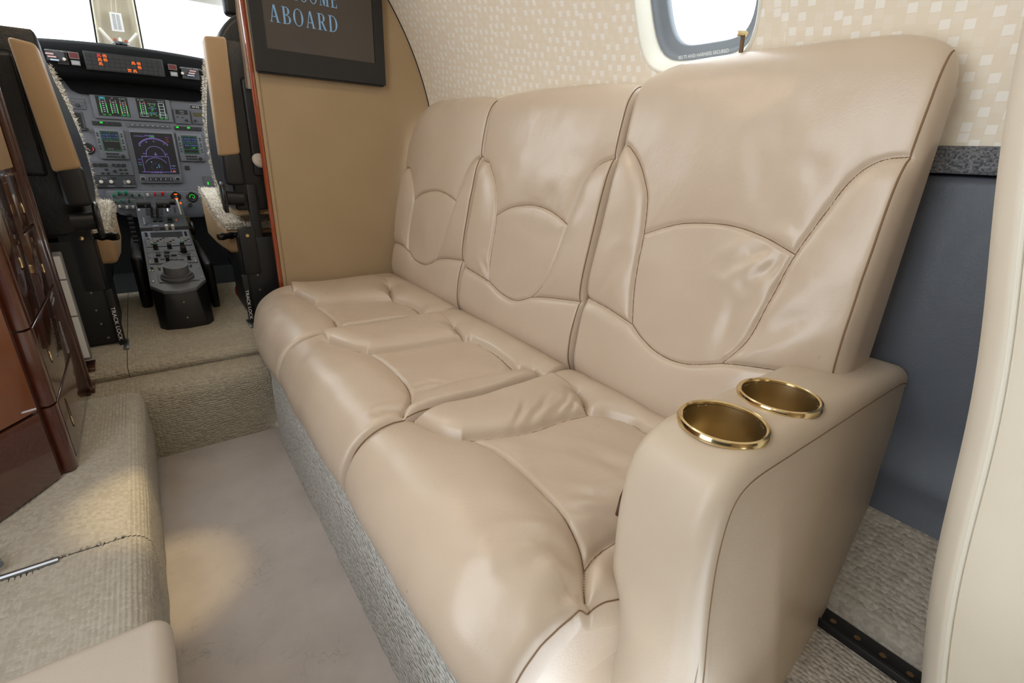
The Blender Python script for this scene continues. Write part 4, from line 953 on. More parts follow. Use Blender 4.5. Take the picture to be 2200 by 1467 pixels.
for (a, b, c, d) in (((146, 111), (171.5, 128), (152, 129), (174, 141.5)), ((360, 137.5), (380.5, 151.5), (365, 153.5), (382.5, 165))):
    o = plate('master_warning', a, b, 0.006, 'steel', Y=YA); plate('lens', (a[0] + 1.5, a[1] + 1.5), (b[0] - 1.5, b[1] - 1.5), 0.007, 'red_display', o, Y=YA)
    o = plate('master_caution', c, d, 0.006, 'steel', Y=YA); plate('lens', (c[0] + 2, c[1] + 2), (d[0] - 2, d[1] - 2), 0.007, 'decal_grey', o, Y=YA)
for a, b in (((95, 104.5), (142, 133)), ((388, 143), (430, 172))): plate('reverser_panel', a, b, 0.0015, 'panel_dark', Y=YA + 0.004)
ik = Ink(*[0, 1, 0, 1], 0); 
x0, z1 = xz(95, 105, YA); x1, z0 = xz(141, 134, YA); ik = Ink(x0, x1, z0, z1, YA - 0.0005); ik.line('decal_grey', [(0.0, 0.12), (0.02, 0.02), (0.28, 0.02)], 0.05); ik.text('decal_grey', 'THRUST REVERSER', 0.30, 0.10, 0.13); ik.line('decal_grey', [(0.80, 0.02), (0.99, 0.02), (0.99, 0.12)], 0.05); ik.build(ip, 'panel_lettering')
x0, z1 = xz(386, 144, YA); x1, z0 = xz(428, 170, YA); ik = Ink(x0, x1, z0, z1, YA - 0.0005); ik.line('decal_grey', [(0.0, 0.12), (0.02, 0.02), (0.28, 0.02)], 0.05); ik.text('decal_grey', 'THRUST REVERSER', 0.30, 0.10, 0.13); ik.line('decal_grey', [(0.80, 0.02), (0.99, 0.02), (0.99, 0.12)], 0.05); ik.build(ip, 'panel_lettering')

# engine displays
ez = plate('engine_display_bezel', (190, 200.5), (373, 264), 0.010, 'panel_grey', bevel=0.006, seg=2)
s_, ik = screen((203, 204.5), (281, 251.5), YI - 0.0105, ez)
for j, (uc, ttl) in enumerate(((0.20, 'N1'), (0.53, 'ITT'), (0.84, 'OIL PRESS'))):
    for side in (-1, 1):
        u = uc + side * 0.085; ik.line('glow_white', [(u, 0.16), (u, 0.88)], 0.010)
        ik.rect('glow_green', u - (0.020 if side < 0 else -0.004), 0.36 if j < 2 else 0.42, u - (0.004 if side < 0 else -0.020), 0.86)
        ik.rect('glow_red', u - 0.018, 0.27, u + 0.018, 0.30)
        if j == 2: ik.rect('glow_red', u - 0.018, 0.36, u + 0.018, 0.41); ik.rect('glow_yellow', u - 0.016, 0.76, u + 0.016, 0.84)
        for q in range(8): ik.line('glow_white', [(u, 0.20 + q * 0.085), (u - side * 0.028, 0.20 + q * 0.085)], 0.012)
    for q in range(6): ik.rect('glow_white', uc - 0.028, 0.27 + q * 0.1, uc + 0.028, 0.305 + q * 0.1)
    ik.text('glow_white', ttl, uc - 0.02 * len(ttl) * 0.6, 0.11, 0.05)
ik.frame('glow_cyan', 0.12, 0.05, 0.29, 0.16, 0.02); ik.rect('glow_cyan', 0.14, 0.08, 0.27, 0.13)
for u in (0.16, 0.33, 0.78, 0.92): ik.text('glow_green', '0.0', u - 0.03, 0.975, 0.07)
ik.line('glow_cyan', [(0.71, 0.99), (0.71, 0.90), (0.98, 0.90)], 0.014); ik.rect('glow_cyan', 0.112, 0.52, 0.13, 0.57); ik.rect('glow_cyan', 0.295, 0.52, 0.313, 0.57); ik.build(s_)
s_, ik = screen((290.5, 210.5), (362.5, 257.5), YI - 0.0105, ez)
ik.text('glow_white', 'OIL TEMP', 0.05, 0.10, 0.05); ik.text('glow_white', 'FUEL QTY', 0.72, 0.12, 0.05); ik.text('glow_white', 'FUEL FLOW', 0.38, 0.26, 0.05); ik.text('glow_green', '0', 0.42, 0.36, 0.07); ik.text('glow_green', '0', 0.58, 0.36, 0.07); ik.text('glow_white', 'PPH', 0.47, 0.41, 0.045)
ik.line('glow_cyan', [(0.36, 0.46), (0.64, 0.46)], 0.02); ik.text('glow_white', 'RAT', 0.47, 0.54, 0.045); ik.text('glow_green', '17', 0.46, 0.63, 0.07); ik.line('glow_cyan', [(0.36, 0.68), (0.64, 0.68)], 0.02); ik.text('glow_white', 'FUEL TEMP', 0.37, 0.77, 0.045)
for u in (0.40, 0.58): ik.text('glow_green', '16', u, 0.85, 0.065)
for u, sd in ((0.12, -1), (0.27, 1)):
    ik.line('glow_white', [(u, 0.14), (u, 0.90)], 0.010); ik.rect('glow_green', u - (0.02 if sd < 0 else -0.004), 0.30, u - (0.004 if sd < 0 else -0.02), 0.80); ik.rect('glow_red', u - 0.02, 0.22, u + 0.02, 0.25)
    for q in range(9): ik.line('glow_white', [(u, 0.18 + q * 0.08), (u - sd * 0.03, 0.18 + q * 0.08)], 0.012)
for q in range(6): ik.rect('glow_white', 0.175, 0.24 + q * 0.1, 0.215, 0.275 + q * 0.1)
ik.frame('glow_white', 0.06, 0.72, 0.33, 0.90, 0.012)
for q in range(5): ik.line('glow_white', [(0.74, 0.18 + q * 0.15), (0.92, 0.18 + q * 0.15)], 0.022)
ik.line('glow_white', [(0.74, 0.18), (0.74, 0.88)], 0.03); ik.line('glow_white', [(0.92, 0.18), (0.92, 0.88)], 0.03); ik.frame('glow_white', 0.70, 0.72, 0.97, 0.90, 0.014)
ik.text('glow_green', '910', 0.70, 0.985, 0.065); ik.text('glow_green', '920', 0.87, 0.985, 0.065); ik.build(s_)
# switch rows under the engine displays
def keyrow(a, b, n_, material, lit_=(), parent=ip, t=0.005):
    x0, z1 = xz(*a); x1, z0 = xz(*b); w_ = (x1 - x0) / n_
    for k in range(n_):
        o = box('push_button', (x0 + k * w_ + w_ * 0.06, x0 + (k + 1) * w_ - w_ * 0.06, YI - t, YI + 0.001, z0, z1), material, parent, bevel=0.0008, seg=1)
        if k in lit_: box('button_light', (x0 + k * w_ + w_ * 0.35, x0 + (k + 1) * w_ - w_ * 0.15, YI - t - 0.0006, YI - t + 0.0004, (z0 + z1) / 2, z1 - 0.0012), 'glow_green', o)
keyrow((196.4, 259.5), (261.5, 271), 5, 'key_dark', (1,)); keyrow((373, 270.5), (434, 281.5), 5, 'key_dark', (0, 2))
mr = plate('selector_panel', (271, 263.5), (367, 276.5), 0.004, 'panel_mid')
x0, z1 = xz(271, 263.5); x1, z0 = xz(367, 276.5); ik = Ink(x0, x1, z0, z1, YI - 0.0065)
for k in range(8):
    u = 0.09 + k * 0.115; o = box('selector_button', (x0 + (x1 - x0) * u, x0 + (x1 - x0) * (u + 0.075), YI - 0.006, YI, z0 + 0.004, z1 - 0.006), 'key_dark', mr); ik.rect('decal_grey', u + 0.012, 0.40, u + 0.062, 0.62)
ik.build(mr, 'panel_lettering')
# large map display
mf = plate('map_display_bezel', (275.5, 278), (394, 393), 0.012, 'panel_grey', bevel=0.004, seg=2)
s_, ik = screen((278.5, 283.5), (386, 373.5), YI - 0.0125, mf, 'screen_navy')
ik.text('glow_violet', 'AHRS BASIC-2', 0.07, 0.10, 0.026); ik.text('glow_violet', 'MAG1', 0.33, 0.085, 0.032); ik.text('glow_green', '290', 0.46, 0.10, 0.034); ik.text('glow_magenta', 'FMS1', 0.82, 0.11, 0.028); ik.text('glow_orange', '--- NM', 0.79, 0.16, 0.022); ik.text('glow_orange', '--- MIN', 0.79, 0.21, 0.022)
ik.frame('glow_violet', 0.44, 0.055, 0.55, 0.105, 0.006)
cu, cv = 0.50, 0.52; ik.arc('glow_violet', cu, cv, 0.395, math.radians(38), math.radians(142), 0.010, 40)
for k in range(27):
    a = math.radians(38 + 104 * k / 26); rr = 0.36 if k % 2 == 0 else 0.372; asp = (ik.b[1] - ik.b[0]) / (ik.b[3] - ik.b[2])
    ik.line('glow_violet', [(cu + rr / asp * math.cos(a), cv - rr * math.sin(a)), (cu + 0.395 / asp * math.cos(a), cv - 0.395 * math.sin(a))], 0.008)
for t_, u, v in (('30', 0.14, 0.33), ('33', 0.31, 0.24), ('N', 0.50, 0.22), ('6', 0.74, 0.27)): ik.text('glow_violet', t_, u, v, 0.034)
ik.arc('glow_violet', cu, cv, 0.20, 0, PI, 0.008, 30); ik.line('glow_violet', [(0.265, 0.50), (0.27, 0.56)], 0.008); ik.line('glow_violet', [(0.735, 0.50), (0.735, 0.56)], 0.008)
ik.text('glow_violet', '50', 0.20, 0.52, 0.03); ik.text('glow_violet', '50', 0.75, 0.52, 0.03)
ik.line('glow_violet', [(0.50, 0.47), (0.50, 0.545)], 0.010); ik.line('glow_violet', [(0.46, 0.525), (0.50, 0.505), (0.54, 0.525)], 0.008); ik.line('glow_violet', [(0.48, 0.545), (0.52, 0.545)], 0.007)
ik.frame('glow_violet', 0.15, 0.57, 0.80, 0.955, 0.007); ik.text('glow_violet', 'TA ONLY', 0.155, 0.59, 0.022); ik.arc('glow_violet', 0.47, 0.86, 0.26, math.radians(30), math.radians(150), 0.008, 30)
for k in range(12): a = 2 * PI * k / 12; ik.rect('glow_violet', 0.47 + 0.13 * math.cos(a) - 0.006, 0.84 - 0.10 * math.sin(a) - 0.005, 0.47 + 0.13 * math.cos(a) + 0.006, 0.84 - 0.10 * math.sin(a) + 0.005)
for u, v in ((0.36, 0.71), (0.52, 0.79), (0.53, 0.83)): ik.poly('glow_cyan', [(u, v - 0.02), (u + 0.018, v), (u, v + 0.02), (u - 0.018, v)])
ik.line('glow_violet', [(0.47, 0.825), (0.47, 0.865)], 0.008); ik.line('glow_violet', [(0.45, 0.845), (0.49, 0.845)], 0.008); ik.line('glow_violet', [(0.08, 0.955), (0.92, 0.955)], 0.009)
ik.text('glow_blue', 'TERR', 0.04, 0.66, 0.024); ik.text('glow_violet', 'WX', 0.04, 0.74, 0.026); ik.text('glow_cyan', 'STBY', 0.04, 0.79, 0.024); ik.text('glow_green', 'T', 0.88, 0.83, 0.024); ik.rect('glow_violet', 0.82, 0.79, 0.94, 0.80); ik.text('glow_violet', 'ABOVE', 0.82, 0.88, 0.022); ik.rect('glow_orange', 0.84, 0.915, 0.91, 0.95)
ik.text('glow_violet', 'PFD  SYSTEM  SPEED', 0.30, 0.985, 0.02); ik.build(s_)
for x_, y_ in ((307, 384), (382, 384.5)):
    knob('rotary_knob', x_, y_, 0.0075, 0.014, 'key_dark', mf, YI - 0.012); X, Z = xz(x_, y_, YI - 0.012)
    G().lathe([(0.0078, 0), (0.0098, 0.0), (0.0098, 0.0015), (0.0078, 0.0015)], (X, YI - 0.012, Z), (0, -1, 0), 20).build('knob_ring', 'decal_grey', mf, smooth=True)
x0, z1 = xz(317.5, 380.5); x1, z0 = xz(372.5, 388.5)
for k in range(5):
    o = box('bezel_button', (x0 + (x1 - x0) * (k * 0.2 + 0.02), x0 + (x1 - x0) * (k * 0.2 + 0.18), YI - 0.0145, YI - 0.011, z0, z1), 'key_dark', mf)
    box('button_mark', (x0 + (x1 - x0) * (k * 0.2 + 0.085), x0 + (x1 - x0) * (k * 0.2 + 0.115), YI - 0.0149, YI - 0.0144, z0 + 0.003, z1 - 0.003), 'decal_grey', o)
# radio management units
def radio(TL, BR, sTL, sBR, lines, box4, kn):
    o = plate('radio_unit', TL, BR, 0.010, 'panel_grey', bevel=0.005, seg=2); s_, ik = screen(sTL, sBR, YI - 0.0105, o)
    ik.frame('glow_teal', 0.03, 0.05, 0.97, 0.97, 0.016); ik.line('glow_teal', [(0.03, 0.42), (0.97, 0.42)], 0.016); ik.line('glow_teal', [(0.5, 0.05), (0.5, 0.42 if not box4 else 0.76)], 0.016)
    if box4: ik.line('glow_teal', [(0.03, 0.76), (0.97, 0.76)], 0.016)
    for t_, u, v, c, h in lines: ik.text(c, t_, u, v, h)
    ik.build(s_); x0, z1 = xz(*TL); x1, z0 = xz(*BR); W_, H_ = x1 - x0, z1 - z0
    for k, fz in enumerate((0.83, 0.76, 0.63, 0.55, 0.43, 0.35)):
        for fx in (0.085, 0.90): G().lathe([(0.0030, 0), (0.0030, 0.002), (0.0, 0.0022)], (x0 + W_ * fx, YI - 0.010, z0 + H_ * fz), (0, -1, 0), 10).build('line_key', 'key_dark', o, smooth=True)
    for r_ in range(2):
        for k in range(4): box('function_key', (x0 + W_ * (0.22 + k * 0.115), x0 + W_ * (0.31 + k * 0.115), YI - 0.0125, YI - 0.009, z0 + H_ * (0.16 - r_ * 0.09), z0 + H_ * (0.21 - r_ * 0.09)), 'key_dark', o)
    knob('tuning_knob', kn[0], kn[1], 0.0058, 0.016, 'key_dark', o, YI - 0.010, flange=1.25)
radio((200, 274.5), (279.5, 343), (213.5, 281), (263, 324.5), [('125.85', 0.07, 0.22, 'glow_blue', 0.085), ('117.30', 0.55, 0.22, 'glow_blue', 0.085), ('121.85', 0.07, 0.36, 'glow_blue', 0.085), ('113.70', 0.55, 0.36, 'glow_blue', 0.085), ('RADIO TEST RESULTS', 0.14, 0.53, 'decal_grey', 0.05), ('PRESS TST', 0.2, 0.92, 'decal_grey', 0.045)], False, (264.5, 336))
radio((376.5, 284.5), (443, 347.5), (388.5, 291), (429, 330.5), [('118.50', 0.07, 0.22, 'glow_blue', 0.085), ('110.70', 0.55, 0.22, 'glow_blue', 0.085), ('121.90', 0.07, 0.36, 'glow_blue', 0.085), ('113.75', 0.55, 0.36, 'glow_blue', 0.085), ('4630', 0.12, 0.58, 'glow_blue', 0.085), ('1050.0', 0.55, 0.58, 'glow_blue', 0.085), ('ADF', 0.58, 0.70, 'glow_green', 0.06)], True, (431, 341))
# standby display, reversion panel, airspeed gauge
sb = plate('standby_display', (146, 236.5), (186, 281), 0.008, 'panel_mid', bevel=0.003); screen((150, 241), (181, 276), YI - 0.0085, sb); knob('rotary_knob', 186.5, 278, 0.006, 0.012, 'key_dark', sb, YI - 0.008)
rp = plate('reversion_panel', (132, 209.5), (187, 236), 0.004, 'panel_mid', bevel=0.0015); knob('rotary_knob', 166.5, 226, 0.0065, 0.008, 'panel_dark', rp, YI - 0.004)
x0, z1 = xz(132, 209.5); x1, z0 = xz(187, 236); ik = Ink(x0, x1, z0, z1, YI - 0.0045); ik.text('decal_grey', 'DISPLAY REVERSION', 0.36, 0.22, 0.09); ik.text('decal_grey', 'AUTO', 0.56, 0.38, 0.08); ik.text('decal_grey', '1/2', 0.42, 0.5, 0.08); ik.text('decal_grey', '2/1', 0.76, 0.52, 0.08); ik.build(rp, 'panel_lettering')
def gauge(x, y, r, Y=YI, parent=ip, arc_=None, ticks='decal_grey', a0=0.0):
    X, Z = xz(x, y, Y); o = G().lathe([(r * 1.15, 0), (r * 1.15, 0.004), (r, 0.006), (r * 0.96, 0.001), (0, 0.0005)], (X, Y, Z), (0, -1, 0), 32).build('gauge', 'black_paint', parent, smooth=True)
    ik = Ink(X - r, X + r, Z - r, Z + r, Y - 0.0012)
    for k in range(24): a = 2 * PI * k / 24; ik.line(ticks, [(0.5 + 0.40 * math.cos(a), 0.5 - 0.40 * math.sin(a)), (0.5 + 0.46 * math.cos(a), 0.5 - 0.46 * math.sin(a))], 0.025)
    if arc_: ik.arc(arc_[0], 0.5, 0.5, arc_[1], arc_[2], arc_[3], arc_[4])
    ik.line('white_paint', [(0.5, 0.5), (0.62, 0.72)], 0.03); ik.build(o, 'dial_marks'); return o
gauge(189, 319, 0.019, arc_=('glow_red', 0.44, -0.5, 0.25, 0.09))
# flight guidance keys and tcas controls
fg = plate('guidance_panel', (196, 345.5), (289, 377), 0.006, 'panel_mid', bevel=0.0015); x0, z1 = xz(196, 345.5); x1, z0 = xz(289, 377)
for (u, v, w_, h_) in [(0.02, 0.16, 0.09, 0.22), (0.14, 0.16, 0.10, 0.22), (0.26, 0.16, 0.11, 0.22), (0.60, 0.16, 0.10, 0.22), (0.73, 0.16, 0.10, 0.22), (0.28, 0.52, 0.08, 0.12), (0.17, 0.78, 0.08, 0.12), (0.30, 0.78, 0.08, 0.12), (0.64, 0.52, 0.08, 0.12), (0.76, 0.52, 0.08, 0.12), (0.65, 0.78, 0.08, 0.12), (0.77, 0.78, 0.08, 0.12)]:
    box('guidance_key', (x0 + (x1 - x0) * u, x0 + (x1 - x0) * (u + w_), YI - 0.0095, YI - 0.005, z1 - (z1 - z0) * (v + h_), z1 - (z1 - z0) * v), 'key_dark', fg, bevel=0.0008, seg=1)
for x_, y_ in ((244, 354.5), (246.5, 367.5)): knob('rotary_knob', x_, y_, 0.0058, 0.012, 'key_dark', fg, YI - 0.006)
tc = plate('tcas_panel', (200, 377.5), (293, 402.5), 0.008, 'panel_dark', bevel=0.0015)
for x_, y_ in ((217.5, 390.5), (239, 390.5), (276, 390.5)): knob('rotary_knob', x_, y_, 0.0062, 0.012, 'knob_beige', tc, YI - 0.008, flange=1.15)
x0, z1 = xz(200, 377.5); x1, z0 = xz(293, 402.5); ik = Ink(x0, x1, z0, z1, YI - 0.0085); ik.text('decal_grey', 'TCAS', 0.17, 0.24, 0.13)
for q in range(3): ik.rect('decal_grey', 0.70, 0.40 + q * 0.12, 0.77, 0.46 + q * 0.12)
ik.rect('key_dark', 0.42, 0.10, 0.55, 0.30); ik.text('decal_grey', 'TRAFFIC', 0.30, 0.92, 0.10); ik.text('decal_grey', 'TRANSPONDER', 0.66, 0.92, 0.10); ik.build(tc, 'panel_lettering')
# clock, registration placard, small units on the right
cl = plate('clock', (371, 234), (411.5, 267.5), 0.008, 'panel_mid', bevel=0.0015); s_, ik = screen((376.5, 235.5), (403.5, 246.5), YI - 0.0085, cl); ik.text('decal_grey', '12585', 0.3, 0.48, 0.30); ik.text('decal_grey', '11530', 0.3, 0.92, 0.30); ik.build(s_)
for x_, y_ in ((381, 251.5), (391.5, 252.5)): plate('clock_button', (x_ - 2.5, y_ - 1.2), (x_ + 2.5, y_ + 1.2), 0.0095, 'key_dark', cl)
knob('rotary_knob', 401, 258.5, 0.005, 0.012, 'key_dark', cl, YI - 0.008)
pl = plate('registration_placard', (406.5, 224.5), (436, 237), 0.003, 'decal_grey'); plate('placard_face', (407.5, 225.7), (435, 235.8), 0.0034, 'black_paint', pl); x0, z1 = xz(407.5, 225.5); x1, z0 = xz(435, 236); ik = Ink(x0, x1, z0, z1, YI - 0.0040); ik.text('white_paint', 'GP-EQ', 0.16, 0.70, 0.42); ik.build(pl, 'panel_lettering')
ru = plate('radio_panel', (409, 239), (440, 267.5), 0.008, 'panel_mid', bevel=0.0015); plate('screen', (413, 242), (438, 252), 0.0085, 'olive', ru); knob('rotary_knob', 420, 259.5, 0.005, 0.012, 'key_dark', ru, YI - 0.008)
sq = plate('light_button', (396.5, 356), (407.5, 364), 0.005, 'key_dark')
gs = plate('gear_panel', (436, 378), (462, 408), 0.006, 'panel_mid'); plate('button_light', (444.5, 390.5), (449, 396.5), 0.0075, 'glow_green', gs)
for x_, y_ in ((230, 200.5), (188.5, 204), (375, 262.5), (328, 400.5), (350, 400.5), (370, 401)): G().lathe([(0.0022, 0), (0.0018, 0.0012), (0, 0.0015)], (*[xz(x_, y_)[0]], YI, xz(x_, y_)[1]), (0, -1, 0), 8).build('screw', 'panel_dark', ip, smooth=True)
# lower switch panel, tipped slightly toward the pilots
YS = 2.66
sp_ = G().prism([xz(227, 412, YS), xz(431, 411, YS), xz(437.5, 430, YS), xz(441, 452, YS), xz(437, 466, YS), xz(392, 468, YS), xz(300, 468, YS), xz(257, 461, YS), xz(245.5, 447, YS), xz(229, 434, YS)], 1, YS, YS + 0.10).build('switch_panel', 'panel_mid', ip, bevel=0.002)
x0, z1 = xz(236, 411.5, YS); x1, z0 = xz(432, 456, YS); ik = Ink(x0, x1, z0, z1, YS - 0.0006)
ik.line('decal_grey', [(0.0, 0.02), (0.98, 0.02)], 0.016); ik.line('decal_grey', [(0.0, 0.02), (0.01, 0.62)], 0.016); ik.line('decal_grey', [(0.0, 0.62), (0.30, 0.62)], 0.014); ik.line('decal_grey', [(0.35, 0.02), (0.36, 0.35)], 0.014); ik.line('decal_grey', [(0.62, 0.42), (0.98, 0.42)], 0.014); ik.line('decal_grey', [(0.02, 0.35), (0.33, 0.35)], 0.012)
for t_, u, v in (('IGNITION', 0.03, 0.12), ('BOOST', 0.13, 0.10), ('ANTI ICE', 0.22, 0.12), ('LIGHTS', 0.30, 0.12), ('ANTI SKID', 0.40, 0.12), ('PRESSURIZATION', 0.62, 0.08), ('ENGINE START', 0.03, 0.42), ('DC POWER', 0.14, 0.42), ('TEST', 0.80, 0.50), ('BATT', 0.06, 0.98), ('GEN', 0.18, 0.98), ('GEN', 0.25, 0.98)): ik.text('decal_grey', t_, u, v, 0.035)
ik.build(sp_, 'panel_lettering')
def toggle(x, y, h, r, material, name='toggle_switch'):
    X, Z = xz(x, y + h, YS); e_ = xz(x, y, YS - 0.008)
    G().tube([(X, YS + 0.001, Z), (e_[0], YS - 0.010, e_[1] - 0.003), (e_[0], YS - 0.012, e_[1] + 0.004)], [r * 0.5, r, r * 0.9], 10).build(name, material, sp_, smooth=True)
for x_, y_, h_, r_, mt in ((244, 419, 3, 0.0042, 'knob_green'), (255, 412.5, 7, 0.0058, 'knob_green'), (270, 412.5, 7, 0.0058, 'knob_green'), (284, 419, 3, 0.0042, 'knob_dgreen'), (299, 419, 3, 0.0042, 'knob_dgreen'), (317, 418, 4, 0.0042, 'knob_beige'), (333, 415.5, 5, 0.0042, 'knob_red'), (349, 414.5, 6, 0.0058, 'knob_red'),
                           (247, 432.5, 3, 0.0040, 'knob_dgreen'), (261, 430.5, 4, 0.0044, 'knob_green'), (277.5, 431, 4, 0.0042, 'knob_dgreen'), (257, 443, 5, 0.0044, 'knob_beige'), (273, 444.5, 5, 0.0044, 'knob_beige'), (286, 444, 4, 0.0040, 'knob_beige')): toggle(x_, y_, h_, r_, mt)
gauge(377.5, 421, 0.017, YS, sp_, ticks='key_dark'); X, Z = xz(377.5, 421, YS)
for dz in (0.007, -0.012): box('dial_window', (X - 0.005, X + 0.007, YS - 0.0022, YS - 0.001, Z + dz - 0.002, Z + dz + 0.003), 'glow_amber', sp_)
gauge(413, 422.5, 0.019, YS, sp_, ('glow_green', 0.25, -0.7, 3.6, 0.06)); X, Z = xz(388, 436.5, YS)
G().lathe([(0.0045, 0), (0.004, 0.004), (0, 0.006)], (X, YS, Z), (0, -1, 0), 12).build('warning_lamp', 'glow_amber', sp_, smooth=True); knob('rotary_knob', 408.5, 440, 0.008, 0.012, 'key_dark', sp_, YS)
# floor of the nose under the panel
tag(box('wall_front_cockpit', (-0.8, 0.9, 2.86, 2.90, 0.1, 1.05), 'dark_void'), 'dark firewall under the instrument panel', kind='structure')

# placard printed on the lower window seal
V_, F_ = text_mesh('BELTS AND HARNESS SECURED'); pa_, pb_ = Vector(on_x(1458, 128, 0.872)), Vector(on_x(1566, 112, 0.872)); kk = (pb_ - pa_).length / V_[:, 0].max(); dx_ = (pb_ - pa_).normalized()
G().add([pa_ + dx_ * (x * kk) + Vector((-0.12, 0, 0.30)).normalized() * (y * kk * 1.1) for x, y in V_], F_).build('window_placard', 'white_paint', w1)
# ---------------------------------------------------------------- windshield, centre post, roof edge
ws = bpy.data.objects.new('window_4', None); COL.objects.link(ws); ws.location = (0.045, 3.12, 1.13); tag(ws, 'wide bright two-pane cockpit windshield', kind='structure')
YW = 3.12
for xa, xb in ((-0.62, -0.03), (0.125, 0.72)): mesh_obj('pane', [(xa, YW, 1.06), (xb, YW, 1.06), (xb, YW - 0.35, 1.60), (xa, YW - 0.35, 1.60)], [(0, 1, 2, 3)], 'window_glass', ws)
a, b, c, d = on_y(213, 110, 3.05), on_y(309, 118, 3.05), on_y(285, -8, 2.93), on_y(194, -8, 2.93)
def lerp(p, q, t): return p + (q - p) * t
pv = []
for t in np.linspace(-0.3, 1.8, 12):
    l_, r_ = lerp(a, d, t), lerp(b, c, t); w_ = r_ - l_; row = []
    for u, dy in ((-0.02, 0.05), (0.0, 0.004), (0.05, -0.004), (0.14, 0.0), (0.18, 0.020), (0.5, 0.024), (0.82, 0.020), (0.86, 0.0), (0.95, -0.004), (1.0, 0.004), (1.02, 0.05)): row.append(l_ + w_ * u + np.array([0, dy, 0]))
    pv.append(row)
post_ = grid_mesh('centre_post', np.array(pv), 'post_beige', ws); me = post_.data
for side in (0, 1):
    e_ = [lerp(a, d, t) if side == 0 else lerp(b, c, t) for t in np.linspace(-0.3, 1.8, 12)]
    G().tube([p_ + np.array([0.003 * (1 if side else -1), 0.01, 0]) for p_ in e_], 0.004, 6).build('window_gasket', 'black_plastic', ws, smooth=True)
# brackets and compass at the foot of the post
for side in (0, 1):
    p_ = (on_y(213, 60, 2.985), on_y(243, 93, 3.0)) if side == 0 else (on_y(294, 72, 2.985), on_y(272, 97, 3.0)); G().tube([p_[0], p_[1]], 0.006, 6).build('bracket', 'cream_plastic', post_)
cp = thing('standby_compass', on_y(262, 100, 2.97), 'small dark compass with amber lamps at the foot of the windshield post', 'compass')
cpo = Vector(on_y(262, 103, 2.97)); G().lathe([(0, 0.026), (0.014, 0.022), (0.023, 0.008), (0.025, -0.012), (0.02, -0.03)], cpo, (0, 0, 1), 20).build('dome', 'black_gloss', cp, smooth=True)
G().lathe([(0.030, 0.002), (0.031, 0.006), (0.026, 0.010)], cpo + Vector((0, 0, 0.012)), (0, 0, 1), 20).build('cap', 'steel', cp, smooth=True); G().lathe([(0.005, 0), (0.0055, 0.012), (0.002, 0.016), (0, 0.016)], cpo + Vector((0, -0.005, 0.022)), (0, 0, 1), 10).build('stud', 'white_paint', cp, smooth=True)
for x_, y_ in ((247, 86), (271.5, 90)): G().lathe([(0, 0.008), (0.006, 0.006), (0.0075, 0), (0.006, -0.006)], Vector(on_y(x_, y_, 2.98)), (0, 0, 1), 12).build('amber_lamp', 'glow_orange', cp, smooth=True)
# correction card on the post
pc = [on_y(234, 25, 2.955), on_y(260, 29, 2.955), on_y(268, 69, 2.975), on_y(241, 66, 2.975)]
card = mesh_obj('correction_card', pc + [p_ + np.array([0, 0.001, 0]) for p_ in pc], [(0, 1, 2, 3), (7, 6, 5, 4), (0, 4, 5, 1), (1, 5, 6, 2), (2, 6, 7, 3), (3, 7, 4, 0)], 'white_paint'); tag(card, 'small printed white card hanging on the windshield post', 'card')
g = G()
for r_ in range(11):
    for c_ in range(2):
        t0, t1 = 0.10 + r_ * 0.075, 0.14 + r_ * 0.075; u0, u1 = 0.18 + 0.36 * c_, 0.45 + 0.36 * c_; f_ = lambda u, t: lerp(lerp(pc[0], pc[1], u), lerp(pc[3], pc[2], u), t) + np.array([0, -0.0006, 0]); g.add([f_(u0, t0), f_(u1, t0), f_(u1, t1), f_(u0, t1)], [(0, 1, 2, 3)])
g.build('print', 'decal_grey', card)
for dx in (0.0, 0.010): G().tube([on_y(237 + dx * 1000, -10, 2.935), on_y(240 + dx * 1000, 26, 2.954)], 0.0008, 5).build('string', 'white_paint', card)
# roof edge above the windshield
g = G(); g.prism([(2.10, 1.60), (2.62, 1.40), (2.75, 1.375), (2.76, 1.335), (2.74, 1.328), (2.55, 1.39), (2.1, 1.52)], 0, 0.10, 0.9); tag(g.build('trim_5', 'cream_plastic', bevel=0.01), 'cream roof edge above the windshield', kind='structure')

# ---------------------------------------------------------------- centre pedestal
pd = thing('centre_pedestal', (0.04, 2.1, 0.238), 'grey and black centre pedestal with throttles and a large round knob between the pilot seats', 'pedestal')
PT = lambda Y: 0.356 + (Y - 1.78) * 0.174          # top surface height along its slope
def on_top(x, y, lift=0.0):
    d = ray(x, y); t = (0.356 + lift + (EYE[1] - 1.78) * 0.174 - EYE[2]) / (d[2] - 0.174 * d[1]); return EYE + t * d
pts_top = [(-0.038, 1.840), (-0.008, 1.790), (0.030, 1.777), (0.080, 1.790), (0.114, 1.850), (0.120, 2.36), (-0.036, 2.36)]
V = [(x, y, PT(y)) for x, y in pts_top] + [(x, y, PT(y) - 0.012) for x, y in pts_top]; k = len(pts_top)
G().add(V, [tuple(range(k)), tuple(range(2 * k - 1, k - 1, -1))] + [(i, i + k, (i + 1) % k + k, (i + 1) % k) for i in range(k)]).build('top_plate', 'pedestal_grey', pd, bevel=0.003)
bod = [(x * 0.995, y + 0.002) for x, y in pts_top]; base = [(-0.035, 1.79), (-0.020, 1.765), (0.035, 1.752), (0.094, 1.762), (0.112, 1.795), (0.114, 2.7), (-0.040, 2.7)]
base[5] = (0.116, 2.45); base[6] = (-0.034, 2.45)
V = [(x, y, PT(y) - 0.010) for x, y in bod] + [(x, y, 0.230) for x, y in base]
pb = G().add(V, [tuple(range(k)), tuple(range(2 * k - 1, k - 1, -1))] + [(i, i + k, (i + 1) % k + k, (i + 1) % k) for i in range(k)]).build('body', 'black_paint', pd, bevel=0.004)
